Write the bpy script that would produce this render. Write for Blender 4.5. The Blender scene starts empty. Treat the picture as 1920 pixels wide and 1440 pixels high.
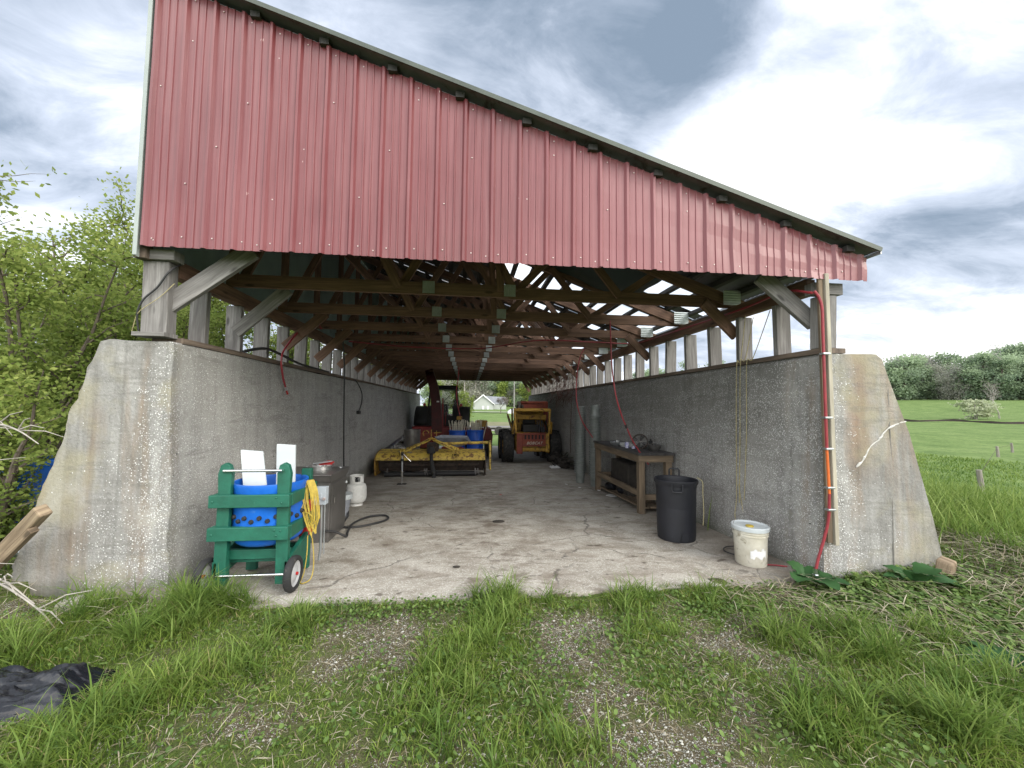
import bpy, math, random
import numpy as np
from mathutils import Vector, Matrix, noise
R = math.radians
col = bpy.context.scene.collection
SL = 0.038                                    # the slab falls gently towards the back
def fz(y): return -SL*max(y, 0.0)

# ------------------------------------------------------------------ materials
def _m(name):
    m = bpy.data.materials.new(name); m.use_nodes = True
    nt = m.node_tree; b = nt.nodes['Principled BSDF']
    return m, nt, b
def N(nt, t, **kw):
    n = nt.nodes.new(t)
    for k, v in kw.items():
        if hasattr(n, k) and k not in n.inputs: setattr(n, k, v)
        else: n.inputs[k].default_value = v
    return n
def L(nt, a, b): nt.links.new(a, b)
def ramp(nt, fac, stops):
    r = nt.nodes.new('ShaderNodeValToRGB'); e = r.color_ramp.elements
    while len(e) > 1: e.remove(e[-1])
    e[0].position = stops[0][0]; e[0].color = (*stops[0][1], 1)
    for p, c in stops[1:]:
        x = e.new(p); x.color = (*c, 1)
    if fac is not None: L(nt, fac, r.inputs['Fac'])
    return r.outputs['Color']
def g3(v): return (v, v, v)
def noise_n(nt, vec, scale, detail=4, rough=.55, dist=0):
    n = N(nt, 'ShaderNodeTexNoise'); n.inputs['Scale'].default_value = scale; n.inputs['Detail'].default_value = detail
    n.inputs['Roughness'].default_value = rough; n.inputs['Distortion'].default_value = dist
    if vec is not None: L(nt, vec, n.inputs['Vector'])
    return n.outputs['Fac']
def mixc(nt, f, a, b, mode='MIX'):
    n = nt.nodes.new('ShaderNodeMix'); n.data_type = 'RGBA'; n.blend_type = mode
    for s, v in ((n.inputs[0], f), (n.inputs[6], a), (n.inputs[7], b)):
        if hasattr(v, 'is_output'): L(nt, v, s)
        elif isinstance(v, (int, float)): s.default_value = v if s.type == 'VALUE' else (v, v, v, 1)
        else: s.default_value = (*v, 1)
    return n.outputs[2]
def math_n(nt, op, a, b=0.0, clamp=False):
    n = nt.nodes.new('ShaderNodeMath'); n.operation = op; n.use_clamp = clamp
    for s, v in ((n.inputs[0], a), (n.inputs[1], b)):
        if hasattr(v, 'is_output'): L(nt, v, s)
        else: s.default_value = v
    return n.outputs[0]
def bump(nt, b, h, strength=.3, dist=.01):
    n = nt.nodes.new('ShaderNodeBump'); n.inputs['Strength'].default_value = strength; n.inputs['Distance'].default_value = dist
    L(nt, h, n.inputs['Height']); L(nt, n.outputs['Normal'], b.inputs['Normal'])
def world_pos(nt):
    return nt.nodes.new('ShaderNodeNewGeometry').outputs['Position']
def scalev(nt, v, s):
    n = nt.nodes.new('ShaderNodeMapping'); n.inputs['Scale'].default_value = s; L(nt, v, n.inputs['Vector']); return n.outputs['Vector']

def paint(name, c, c2=None, rough=.5, metal=0, sc=6, amt=.5, dirt=None, dirt_at=.62, b_s=.15, spec=.5):
    m, nt, b = _m(name)
    v = nt.nodes.new('ShaderNodeTexCoord').outputs['Object']
    c2 = c2 or tuple(x*.7 for x in c)
    f = noise_n(nt, v, sc, 6, .65)
    out = ramp(nt, f, [(.35, c2), (.65, c)])
    if dirt:
        f2 = noise_n(nt, v, sc*2.3, 8, .7, .6)
        k = ramp(nt, f2, [(dirt_at-.04, g3(0)), (dirt_at+.06, g3(1))])
        out = mixc(nt, k, out, dirt)
    L(nt, out, b.inputs['Base Color'])
    b.inputs['Roughness'].default_value = rough; b.inputs['Metallic'].default_value = metal
    b.inputs['Specular IOR Level'].default_value = spec
    rr = math_n(nt, 'MULTIPLY_ADD', f, .3); nt.nodes[-1].inputs[2].default_value = rough-.12
    L(nt, rr, b.inputs['Roughness'])
    bump(nt, b, noise_n(nt, v, sc*8, 5), b_s, .004)
    return m
def wood(name, light, dark, grain=1.0, rough=.85, stain=None):
    m, nt, b = _m(name)
    uv = nt.nodes.new('ShaderNodeTexCoord').outputs['UV']
    v = scalev(nt, uv, (1.3, 26*grain, 1))
    f = noise_n(nt, v, 1.6, 8, .68, .7)
    v2 = scalev(nt, uv, (.7, 5, 1)); f2 = noise_n(nt, v2, 1.3, 4, .6, 1.2)
    c = ramp(nt, f, [(.3, dark), (.52, tuple((a+d)/2 for a, d in zip(light, dark))), (.72, light)])
    c = mixc(nt, ramp(nt, f2, [(.38, g3(.55)), (.62, g3(0))]), c, stain or tuple(x*.6 for x in dark))
    v3 = scalev(nt, uv, (2.2, 7, 1)); vo = N(nt, 'ShaderNodeTexVoronoi'); vo.inputs['Scale'].default_value = 1.0; L(nt, v3, vo.inputs['Vector'])
    kn = ramp(nt, vo.outputs['Distance'], [(.07, g3(.8)), (.14, g3(0))])
    c = mixc(nt, kn, c, tuple(x*.35 for x in dark))
    L(nt, c, b.inputs['Base Color']); b.inputs['Roughness'].default_value = rough
    bump(nt, b, f, .5, .006)
    return m

M = {}
M['wood_grey'] = wood('wood weathered grey', (.37, .36, .35), (.13, .12, .115))
M['wood_brown'] = wood('wood brown rafters', (.29, .17, .112), (.11, .062, .045))
M['wood_plate'] = wood('wood dark plate', (.26, .20, .15), (.08, .06, .05))
M['wood_new'] = wood('wood pale board', (.50, .47, .38), (.31, .28, .22), .7)
M['wood_bench'] = wood('wood bench', (.27, .20, .13), (.10, .075, .05))
M['wood_dark'] = wood('wood bench top', (.085, .08, .08), (.035, .033, .033))
M['wood_rot'] = wood('wood old beam', (.42, .33, .22), (.14, .095, .06))
M['green_paint'] = paint('green painted wood', (.010, .118, .075), (.008, .082, .052), .5, sc=9, dirt=(.07, .19, .14), dirt_at=.68, b_s=.35)
M['blue_plastic'] = paint('blue plastic', (.01, .135, .58), (.008, .10, .46), .35, sc=6, dirt=(.07, .20, .48), dirt_at=.68)
M['blue_dark'] = paint('blue barrel plastic', (.015, .11, .58), (.012, .08, .44), .4, sc=3, dirt=(.04, .10, .30), dirt_at=.68)
M['black_rubber'] = paint('black rubber', (.022, .022, .023), (.014, .014, .015), .75, sc=9, dirt=(.07, .065, .055), dirt_at=.64)
M['tyre'] = paint('tyre rubber', (.03, .029, .028), (.018, .018, .018), .85, sc=7, dirt=(.10, .09, .075), dirt_at=.58)
M['white_plastic'] = paint('white cutting board plastic', (.56, .60, .61), (.49, .53, .55), .4, sc=3, spec=.4)
M['white_paint'] = paint('white tank paint', (.74, .74, .72), (.55, .55, .52), .45, sc=7, dirt=(.35, .30, .24), dirt_at=.66)
M['bucket_white'] = paint('dirty white bucket', (.68, .66, .58), (.50, .47, .38), .5, sc=5, dirt=(.28, .25, .18), dirt_at=.6)
M['label_white'] = paint('paper label', (.75, .75, .74), (.6, .6, .6), .6, sc=12)
M['steel'] = paint('galvanised steel', (.50, .52, .54), (.36, .38, .40), .38, .75, sc=6, b_s=.08)
M['steel_dark'] = paint('dark stainless sheet', (.21, .20, .195), (.13, .125, .12), .35, .65, sc=3, b_s=.05)
M['steel_bright'] = paint('bright stainless', (.62, .62, .61), (.45, .45, .45), .25, .9, sc=4, b_s=.05)
M['chrome'] = paint('chrome rod', (.8, .8, .8), (.6, .6, .6), .15, 1, sc=4, b_s=.02)
M['grey_box'] = paint('grey switch box', (.42, .46, .50), (.34, .38, .42), .5, sc=8)
M['wheel_rim'] = paint('grey wheel rim', (.50, .51, .52), (.40, .41, .42), .45, .2, sc=8)
M['yellow_cord'] = paint('yellow cord', (.50, .37, .055), (.34, .25, .04), .6, sc=30)
M['black_hose'] = paint('black hose', (.035, .035, .037), (.02, .02, .021), .5, sc=10)
M['red_hose'] = paint('red hose', (.31, .03, .042), (.21, .022, .03), .4, sc=20)
M['orange_hose'] = paint('orange hose', (.70, .16, .03), (.55, .11, .02), .4, sc=20)
M['red_plastic'] = paint('red plastic', (.45, .02, .02), None, .4, sc=10)
M['twine'] = paint('baler twine', (.42, .37, .20), (.25, .22, .12), .9, sc=40)
M['yellow_paint'] = paint('worn yellow paint', (.66, .49, .09), (.52, .37, .07), .5, sc=4, dirt=(.14, .065, .03), dirt_at=.53)
M['yellow_dark'] = paint('grimy yellow paint', (.42, .25, .04), (.28, .16, .03), .55, sc=4, dirt=(.09, .04, .02), dirt_at=.54)
M['rusty'] = paint('rusty dark iron', (.075, .055, .045), (.03, .024, .02), .8, .1, sc=9, dirt=(.16, .08, .04), dirt_at=.63)
M['black_iron'] = paint('black iron', (.03, .03, .033), (.018, .018, .019), .55, .3, sc=9)
M['red_machine'] = paint('dull red machine paint', (.19, .014, .014), (.12, .01, .01), .5, sc=4, dirt=(.06, .025, .02), dirt_at=.6)
M['red_guard'] = paint('rusty red guard', (.27, .055, .03), (.17, .035, .022), .55, sc=5, dirt=(.12, .05, .03), dirt_at=.6)
M['seat_black'] = paint('black vinyl', (.03, .03, .03), None, .6, sc=5)
M['grey_tub'] = paint('grey poly tub', (.30, .32, .36), (.20, .21, .24), .5, sc=5, dirt=(.08, .08, .08), dirt_at=.62)
M['pot_green'] = paint('grey green pails', (.24, .26, .25), (.15, .17, .165), .45, .2, sc=9, dirt=(.3, .33, .33), dirt_at=.68)
M['trash_black'] = paint('dark blue black barrel', (.014, .015, .021), (.009, .010, .014), .5, sc=5, dirt=(.08, .08, .09), dirt_at=.70)
M['plastic_bag'] = paint('black plastic sheet', (.012, .013, .017), (.008, .009, .011), .16, sc=4, b_s=.8)
M['enamel'] = paint('white enamel plate', (.66, .66, .64), (.5, .5, .5), .3, sc=9)
M['blue_enamel'] = paint('blue and white can', (.06, .07, .35), (.6, .6, .62), .3, sc=30)
M['green_metal'] = paint('pale green metal', (.30, .40, .37), (.22, .30, .28), .45, .2, sc=2, b_s=.04)
M['green_trim'] = paint('pale green trim', (.33, .37, .36), (.26, .30, .29), .4, sc=3, b_s=.03)
M['roof_edge'] = paint('mossy roof edge metal', (.085, .10, .085), (.05, .06, .05), .5, .3, sc=5)
M['roof_under'] = paint('roof sheet underside', (.16, .17, .17), (.10, .108, .11), .45, .4, sc=2, dirt=(.05, .04, .03), dirt_at=.6)
M['tarp'] = paint('dark green tarp', (.022, .04, .035), (.015, .028, .025), .55, sc=2)
M['corr_plate'] = paint('galvanised gusset', (.40, .43, .43), (.28, .31, .31), .4, .35, sc=8)
M['sap'] = paint('stakes pale wood', (.72, .69, .58), (.45, .42, .33), .8, sc=30)
M['screw'] = paint('screw head', (.62, .52, .50), None, .4, .4, sc=50)
M['screw_hole'] = paint('scratch mark', (.62, .50, .48), None, .6, sc=50)
M['vine'] = paint('dead vine', (.13, .07, .06), (.07, .035, .03), .9, sc=20)
M['bark'] = paint('bark', (.15, .12, .095), (.07, .058, .045), .9, sc=12, b_s=.6)
M['bark_pale'] = paint('pale bark', (.42, .39, .35), (.28, .26, .23), .9, sc=8)
M['rubbish'] = paint('dark debris', (.05, .042, .035), (.02, .018, .015), .9, sc=14)
M['post_grey'] = wood('fence post', (.42, .39, .34), (.2, .18, .15))
M['house_wall'] = paint('house siding', (.36, .38, .36), (.32, .34, .32), .7, sc=.5)
M['house_roof'] = paint('house shingles', (.22, .23, .25), (.17, .18, .19), .8, sc=1)
M['white_trim'] = paint('white trim', (.75, .76, .76), (.68, .7, .7), .6, sc=1)
M['glass_dark'] = paint('dark window glass', (.03, .035, .04), None, .12, sc=3, b_s=0)

def red_siding():
    m, nt, b = _m('red ribbed steel')
    tc = nt.nodes.new('ShaderNodeTexCoord'); v = tc.outputs['Object']
    f = noise_n(nt, scalev(nt, v, (1, 1, .5)), 1.3, 5, .6)
    c = ramp(nt, f, [(.3, (.105, .015, .018)), (.5, (.14, .023, .027)), (.7, (.18, .043, .048))])
    at = N(nt, 'ShaderNodeAttribute', attribute_name='tone')
    c = mixc(nt, at.outputs['Fac'], c, (.30, .115, .13))
    f2 = noise_n(nt, scalev(nt, v, (60, 60, 1.2)), 1, 5, .6)
    c = mixc(nt, ramp(nt, f2, [(.42, g3(0)), (.75, g3(.5))]), c, (.27, .115, .12))
    sp = noise_n(nt, scalev(nt, v, (1, 1, .45)), 17, 3, .5)
    c = mixc(nt, ramp(nt, sp, [(.765, g3(0)), (.775, g3(.8))]), c, (.6, .45, .43))
    L(nt, c, b.inputs['Base Color'])
    b.inputs['Roughness'].default_value = .36; b.inputs['Specular IOR Level'].default_value = .55
    bump(nt, b, noise_n(nt, scalev(nt, v, (1, 1, .35)), 5, 3), .12, .02)
    return m
M['red_siding'] = red_siding()

def concrete(name='exposed aggregate concrete wall'):
    m, nt, b = _m(name)
    p = world_pos(nt)
    sep = nt.nodes.new('ShaderNodeSeparateXYZ'); L(nt, p, sep.inputs[0])
    x, y, z = sep.outputs
    big = noise_n(nt, p, .9, 4, .6); mid = noise_n(nt, p, 3.5, 6, .65)
    fine = noise_n(nt, p, 45, 6, .7)
    c = ramp(nt, mid, [(.3, (.21, .205, .19)), (.5, (.30, .295, .275)), (.72, (.39, .38, .355))])
    c = mixc(nt, .35, c, ramp(nt, fine, [(.3, g3(.12)), (.7, g3(.44))]), 'MIX')
    # form lines and water streaks
    st = noise_n(nt, scalev(nt, p, (3.2, 3.2, .16)), 2.6, 5, .6)
    c = mixc(nt, ramp(nt, st, [(.32, g3(.62)), (.52, g3(0))]), c, (.12, .115, .105))
    u = math_n(nt, 'ADD', x, y); w = math_n(nt, 'FRACT', math_n(nt, 'MULTIPLY', u, 3.3))
    seam = ramp(nt, w, [(.0, g3(.34)), (.05, g3(0)), (.94, g3(0)), (1., g3(.34))])
    c = mixc(nt, seam, c, (.10, .098, .09))
    # rust brown and ochre stains high on the end faces, moss
    b1 = noise_n(nt, scalev(nt, p, (3, 3, .45)), 1.5, 4, .6)
    hi = ramp(nt, z, [(.55, g3(0)), (1., g3(1))]); 
    k = math_n(nt, 'MULTIPLY', ramp(nt, b1, [(.5, g3(0)), (.66, g3(1))]), .5)
    endf = ramp(nt, y, [(0., g3(1)), (.12, g3(.08))])
    k = math_n(nt, 'MULTIPLY', k, endf)
    c = mixc(nt, k, c, (.23, .15, .085))
    # one strong rust run on the right hand end, pale ochre below it
    dx = math_n(nt, 'ABSOLUTE', math_n(nt, 'SUBTRACT', math_n(nt, 'ADD', x, math_n(nt, 'MULTIPLY', mid, .25)), 3.55))
    rk = math_n(nt, 'MULTIPLY', ramp(nt, dx, [(.02, g3(.85)), (.17, g3(0))]), ramp(nt, z, [(.0, g3(0)), (.01, g3(.0)), (1, g3(1))]))
    rk = math_n(nt, 'MULTIPLY', rk, ramp(nt, math_n(nt, 'SUBTRACT', z, .75), [(.0, g3(0)), (.35, g3(.8)), (.95, g3(.9))]))
    rk = math_n(nt, 'MULTIPLY', rk, endf)
    c = mixc(nt, math_n(nt, 'MULTIPLY', rk, .7), c, (.23, .135, .075))
    oc = math_n(nt, 'MULTIPLY', ramp(nt, noise_n(nt, p, 1.7, 4, .6), [(.48, g3(0)), (.62, g3(.55))]), endf)
    c = mixc(nt, oc, c, (.30, .275, .17))
    bl = noise_n(nt, scalev(nt, p, (1, 1, .8)), 1.15, 6, .66, .8)
    c = mixc(nt, ramp(nt, bl, [(.30, g3(.75)), (.46, g3(0))]), c, (.10, .095, .085))
    c = mixc(nt, ramp(nt, bl, [(.56, g3(0)), (.68, g3(.55))]), c, (.42, .41, .385))
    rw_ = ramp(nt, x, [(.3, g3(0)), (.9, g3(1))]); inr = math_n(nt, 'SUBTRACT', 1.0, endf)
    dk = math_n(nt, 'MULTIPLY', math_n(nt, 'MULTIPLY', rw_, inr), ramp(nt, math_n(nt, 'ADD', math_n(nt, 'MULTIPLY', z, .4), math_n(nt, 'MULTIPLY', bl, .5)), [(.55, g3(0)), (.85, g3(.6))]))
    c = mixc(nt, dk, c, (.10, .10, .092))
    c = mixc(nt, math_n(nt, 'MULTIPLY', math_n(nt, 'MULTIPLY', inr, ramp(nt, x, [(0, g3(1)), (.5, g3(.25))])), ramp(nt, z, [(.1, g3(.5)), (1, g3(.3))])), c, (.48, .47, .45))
    # white exposed stones : many low and near the corners, few in the smooth patches
    vo = N(nt, 'ShaderNodeTexVoronoi'); vo.inputs['Scale'].default_value = 88; vo.inputs['Randomness'].default_value = 1
    L(nt, mixc(nt, .03, p, N(nt, 'ShaderNodeTexNoise').outputs['Color'], 'ADD'), vo.inputs['Vector'])
    sz = nt.nodes.new('ShaderNodeSeparateColor'); L(nt, vo.outputs['Color'], sz.inputs[0])
    zz = ramp(nt, math_n(nt, 'MULTIPLY', z, .5), [(.05, g3(.72)), (.5, g3(.42)), (.93, g3(.0))])
    cor = ramp(nt, math_n(nt, 'ABSOLUTE', math_n(nt, 'SUBTRACT', math_n(nt, 'ABSOLUTE', math_n(nt, 'SUBTRACT', x, .34)), 2.75)), [(.0, g3(.36)), (.26, g3(0))])
    dist_ = math_n(nt, 'SUBTRACT', math_n(nt, 'ABSOLUTE', math_n(nt, 'SUBTRACT', x, .34)), 2.82)
    cor = math_n(nt, 'SUBTRACT', cor, math_n(nt, 'MULTIPLY', math_n(nt, 'MULTIPLY', dist_, 1.35, True), endf))
    patch = math_n(nt, 'MULTIPLY', math_n(nt, 'SUBTRACT', noise_n(nt, p, 2.6, 8, .78, .5), .5), 3.6)
    dens = math_n(nt, 'ADD', math_n(nt, 'ADD', zz, cor), patch, True)
    dens = math_n(nt, 'ADD', dens, math_n(nt, 'MULTIPLY', inr, ramp(nt, z, [(.2, g3(.34)), (1., g3(.26))])), True)
    sel = math_n(nt, 'LESS_THAN', sz.outputs[0], math_n(nt, 'MULTIPLY', dens, .86))
    rad = ramp(nt, math_n(nt, 'ADD', vo.outputs['Distance'], math_n(nt, 'MULTIPLY', sz.outputs[2], .28)), [(.38, g3(1)), (.60, g3(0))])
    stone = math_n(nt, 'MULTIPLY', sel, rad)
    scol = ramp(nt, sz.outputs[1], [(0, g3(.38)), (.5, g3(.62)), (1, (.88, .88, .87))])
    c = mixc(nt, math_n(nt, 'MULTIPLY', stone, .92), c, scol)
    pr = noise_n(nt, scalev(nt, p, (1, 1, 7)), 1.3, 3, .5)
    c = mixc(nt, ramp(nt, pr, [(.60, g3(0)), (.64, g3(.35)), (.68, g3(0))]), c, (.13, .125, .11))
    hole = ramp(nt, noise_n(nt, p, 24, 3, .5), [(.24, g3(1)), (.27, g3(0))])
    c = mixc(nt, hole, c, g3(.04))
    c = mixc(nt, ramp(nt, math_n(nt, 'ADD', z, math_n(nt, 'MULTIPLY', mid, .2)), [(.05, g3(.6)), (.2, g3(0))]), c, (.10, .11, .07))
    L(nt, c, b.inputs['Base Color']); b.inputs['Roughness'].default_value = .9
    h = math_n(nt, 'ADD', math_n(nt, 'MULTIPLY', stone, .6), fine)
    bump(nt, b, h, .7, .012)
    return m
M['concrete'] = concrete()

def slab_mat():
    m, nt, b = _m('old concrete slab')
    p = world_pos(nt)
    sep = nt.nodes.new('ShaderNodeSeparateXYZ'); L(nt, p, sep.inputs[0]); x, y, z = sep.outputs
    mid = noise_n(nt, p, 2.2, 7, .65); fine = noise_n(nt, p, 70, 4, .7)
    c = ramp(nt, mid, [(.3, (.28, .255, .215)), (.5, (.40, .372, .325)), (.7, (.51, .48, .43))])
    vo = N(nt, 'ShaderNodeTexVoronoi'); vo.inputs['Scale'].default_value = 75; L(nt, p, vo.inputs['Vector'])
    s2 = nt.nodes.new('ShaderNodeSeparateColor'); L(nt, vo.outputs['Color'], s2.inputs[0])
    near = ramp(nt, math_n(nt, 'MULTIPLY', y, .16), [(0, g3(.75)), (.35, g3(.4)), (1, g3(.15))])
    k = math_n(nt, 'LESS_THAN', s2.outputs[0], math_n(nt, 'MULTIPLY', near, math_n(nt, 'MULTIPLY', mid, 1.4)))
    c = mixc(nt, math_n(nt, 'MULTIPLY', k, ramp(nt, vo.outputs['Distance'], [(.3, g3(.9)), (.5, g3(0))])), c, (.64, .62, .57))
    c = mixc(nt, ramp(nt, fine, [(.3, g3(.5)), (.5, g3(0))]), c, (.14, .125, .105))
    # brown dung and oil stains
    st = noise_n(nt, scalev(nt, p, (1, 1.7, 1)), 2.1, 8, .72, .4)
    c = mixc(nt, ramp(nt, st, [(.46, g3(0)), (.64, g3(.7))]), c, (.165, .13, .095))
    mid_x = ramp(nt, math_n(nt, 'ABSOLUTE', math_n(nt, 'SUBTRACT', x, math_n(nt, 'ADD', math_n(nt, 'MULTIPLY', mid, .8), -.1))), [(.1, g3(.75)), (.9, g3(0))])
    st3 = noise_n(nt, scalev(nt, p, (1, 1.9, 1)), 3.4, 7, .72, .5)
    c = mixc(nt, math_n(nt, 'MULTIPLY', mid_x, ramp(nt, st3, [(.50, g3(0)), (.60, g3(1))])), c, (.12, .09, .065))
    spk = noise_n(nt, scalev(nt, p, (1, 2.2, 1)), 16, 5, .7)
    c = mixc(nt, ramp(nt, spk, [(.63, g3(0)), (.68, g3(.7))]), c, (.085, .07, .052))
    st2 = noise_n(nt, scalev(nt, p, (1, 1.8, 1)), 5.2, 4, .6, .3)
    c = mixc(nt, ramp(nt, st2, [(.62, g3(0)), (.68, g3(.8))]), c, (.07, .052, .038))
    # cracks
    d = N(nt, 'ShaderNodeTexNoise'); d.inputs['Scale'].default_value = 2.6; d.inputs['Detail'].default_value = 6; L(nt, p, d.inputs['Vector'])
    pv = mixc(nt, .35, p, d.outputs['Color'], 'ADD')
    cr = N(nt, 'ShaderNodeTexVoronoi', feature='DISTANCE_TO_EDGE'); cr.inputs['Scale'].default_value = .62; L(nt, pv, cr.inputs['Vector'])
    cf = ramp(nt, cr.outputs['Distance'], [(.002, g3(.95)), (.007, g3(0))])
    c = mixc(nt, math_n(nt, 'MULTIPLY', cf, ramp(nt, mid, [(.44, g3(.0)), (.56, g3(.9))])), c, (.08, .07, .06))
    # darker along the walls and further in
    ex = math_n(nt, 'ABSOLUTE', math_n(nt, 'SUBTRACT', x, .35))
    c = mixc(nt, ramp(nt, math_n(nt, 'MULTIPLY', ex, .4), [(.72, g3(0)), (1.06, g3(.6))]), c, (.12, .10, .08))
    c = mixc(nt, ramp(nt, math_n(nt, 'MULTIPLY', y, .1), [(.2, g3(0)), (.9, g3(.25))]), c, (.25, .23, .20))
    L(nt, c, b.inputs['Base Color']); b.inputs['Roughness'].default_value = .85
    bump(nt, b, math_n(nt, 'SUBTRACT', fine, math_n(nt, 'MULTIPLY', cf, .8)), .5, .006)
    return m
M['slab'] = slab_mat()

def ground_mat():
    m, nt, b = _m('soil moss and gravel ground')
    p = world_pos(nt)
    at = N(nt, 'ShaderNodeAttribute', attribute_name='bare'); bare = at.outputs['Fac']
    fa = N(nt, 'ShaderNodeAttribute', attribute_name='far'); far = fa.outputs['Fac']
    n1 = noise_n(nt, p, 6, 9, .75); n2 = noise_n(nt, p, 150, 5, .75); n3 = noise_n(nt, p, 1.8, 5, .6)
    soil = ramp(nt, n2, [(.3, (.05, .042, .026)), (.55, (.14, .12, .075)), (.75, (.28, .25, .17))])
    moss = ramp(nt, n2, [(.35, (.035, .06, .014)), (.65, (.15, .20, .055))])
    c = mixc(nt, ramp(nt, math_n(nt, 'ADD', n1, math_n(nt, 'MULTIPLY', bare, .35)), [(.5, g3(0)), (.7, g3(1))]), moss, soil)
    vo = N(nt, 'ShaderNodeTexVoronoi'); vo.inputs['Scale'].default_value = 140; L(nt, p, vo.inputs['Vector'])
    s2 = nt.nodes.new('ShaderNodeSeparateColor'); L(nt, vo.outputs['Color'], s2.inputs[0])
    k = math_n(nt, 'LESS_THAN', s2.outputs[0], math_n(nt, 'MULTIPLY', math_n(nt, 'SUBTRACT', math_n(nt, 'ADD', n1, math_n(nt, 'MULTIPLY', bare, .32)), .56), 2.6))
    k = math_n(nt, 'MULTIPLY', k, ramp(nt, vo.outputs['Distance'], [(.34, g3(1)), (.5, g3(0))]))
    c = mixc(nt, k, c, ramp(nt, s2.outputs[1], [(0, (.24, .235, .20)), (1, (.62, .62, .56))]))
    fg = ramp(nt, noise_n(nt, p, .35, 6, .6), [(.3, (.12, .185, .055)), (.5, (.165, .24, .075)), (.7, (.23, .305, .11))])
    fg2 = mixc(nt, ramp(nt, noise_n(nt, scalev(nt, p, (.9, .9, .9)), 3.5, 7, .75), [(.3, g3(.8)), (.6, g3(0))]), fg, (.035, .07, .016))
    c = mixc(nt, far, c, fg2)
    L(nt, c, b.inputs['Base Color']); b.inputs['Roughness'].default_value = .95; b.inputs['Specular IOR Level'].default_value = .15
    bump(nt, b, math_n(nt, 'ADD', n2, math_n(nt, 'MULTIPLY', k, .7)), .8, .012)
    return m
M['ground'] = ground_mat()

def leaf_mat(name, stops, trans=.35, rough=.55):
    m, nt, b = _m(name)
    uv = nt.nodes.new('ShaderNodeTexCoord').outputs['UV']
    s = nt.nodes.new('ShaderNodeSeparateXYZ'); L(nt, uv, s.inputs[0])
    c = ramp(nt, s.outputs[0], stops)
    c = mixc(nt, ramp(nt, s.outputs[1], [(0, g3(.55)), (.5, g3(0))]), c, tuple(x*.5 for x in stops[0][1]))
    L(nt, c, b.inputs['Base Color']); b.inputs['Roughness'].default_value = rough
    b.inputs['Specular IOR Level'].default_value = .15
    t = nt.nodes.new('ShaderNodeBsdfTranslucent'); L(nt, c, t.inputs['Color'])
    mx = nt.nodes.new('ShaderNodeMixShader'); mx.inputs[0].default_value = trans
    L(nt, b.outputs[0], mx.inputs[1]); L(nt, t.outputs[0], mx.inputs[2])
    L(nt, mx.outputs[0], nt.nodes['Material Output'].inputs['Surface'])
    return m
M['leaf_spring'] = leaf_mat('spring leaves', [(0, (.10, .15, .035)), (.5, (.21, .28, .065)), (1, (.37, .42, .12))], .45)
M['leaf_wood'] = leaf_mat('wood leaves', [(0, (.26, .33, .23)), (.5, (.33, .42, .27)), (1, (.42, .52, .32))], .45)  # distance haze put into the colour: paler, bluer leaves for the far wood
M['leaf_wood2_haze'] = leaf_mat('bare brown green crown', [(0, (.31, .31, .28)), (.5, (.38, .38, .33)), (1, (.46, .47, .37))], .45)  # half bare crown, haze of distance mixed into its colour
M['leaf_woodb_haze'] = leaf_mat('wood leaves dark', [(0, (.20, .27, .19)), (.5, (.27, .35, .225)), (1, (.35, .44, .27))], .45)  # darker green kind, likewise paled to carry distance haze in its colour
M['leaf_lime'] = leaf_mat('lime leaves', [(0, (.14, .19, .04)), (.5, (.20, .26, .06)), (1, (.27, .33, .09))], .35)
M['leaf_white'] = leaf_mat('white blossom', [(0, (.28, .32, .18)), (.5, (.42, .46, .30)), (1, (.55, .58, .42))], .3)
M['leaf_grey'] = leaf_mat('leafless twigs', [(0, (.10, .085, .08)), (.5, (.15, .13, .12)), (1, (.20, .18, .165))], .1)
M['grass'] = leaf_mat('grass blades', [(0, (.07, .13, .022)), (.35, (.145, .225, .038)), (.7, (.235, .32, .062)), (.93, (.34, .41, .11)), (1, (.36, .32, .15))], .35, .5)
M['grass_lush'] = leaf_mat('lush grass blades', [(0, (.075, .145, .03)), (.5, (.155, .24, .05)), (1, (.30, .38, .11))], .4, .45)
M['clover'] = leaf_mat('ground cover leaves', [(0, (.07, .13, .035)), (.5, (.125, .20, .055)), (1, (.20, .29, .085))], .3, .5)
M['burdock'] = leaf_mat('broad dock leaf', [(0, (.03, .085, .028)), (1, (.055, .13, .045))], .25, .5)
M['straw'] = leaf_mat('dry straw', [(0, (.22, .18, .12)), (.5, (.40, .35, .25)), (1, (.58, .53, .41))], .15, .7)
def skylight_mat():
    m, nt, b = _m('translucent corrugated sheet')
    b.inputs['Base Color'].default_value = (.85, .88, .88, 1); b.inputs['Roughness'].default_value = .5
    t = nt.nodes.new('ShaderNodeBsdfTranslucent')
    v = nt.nodes.new('ShaderNodeTexCoord').outputs['Object']
    L(nt, ramp(nt, noise_n(nt, v, 3, 5), [(.3, (.80, .86, .88)), (.7, (1, 1, 1))]), t.inputs['Color'])
    tr = nt.nodes.new('ShaderNodeBsdfTransparent'); tr.inputs['Color'].default_value = (.95, .97, 1, 1)
    mx = nt.nodes.new('ShaderNodeMixShader'); mx.inputs[0].default_value = .6
    L(nt, t.outputs[0], mx.inputs[1]); L(nt, tr.outputs[0], mx.inputs[2])
    L(nt, mx.outputs[0], nt.nodes['Material Output'].inputs['Surface'])
    return m
M['skylight'] = skylight_mat()
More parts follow.
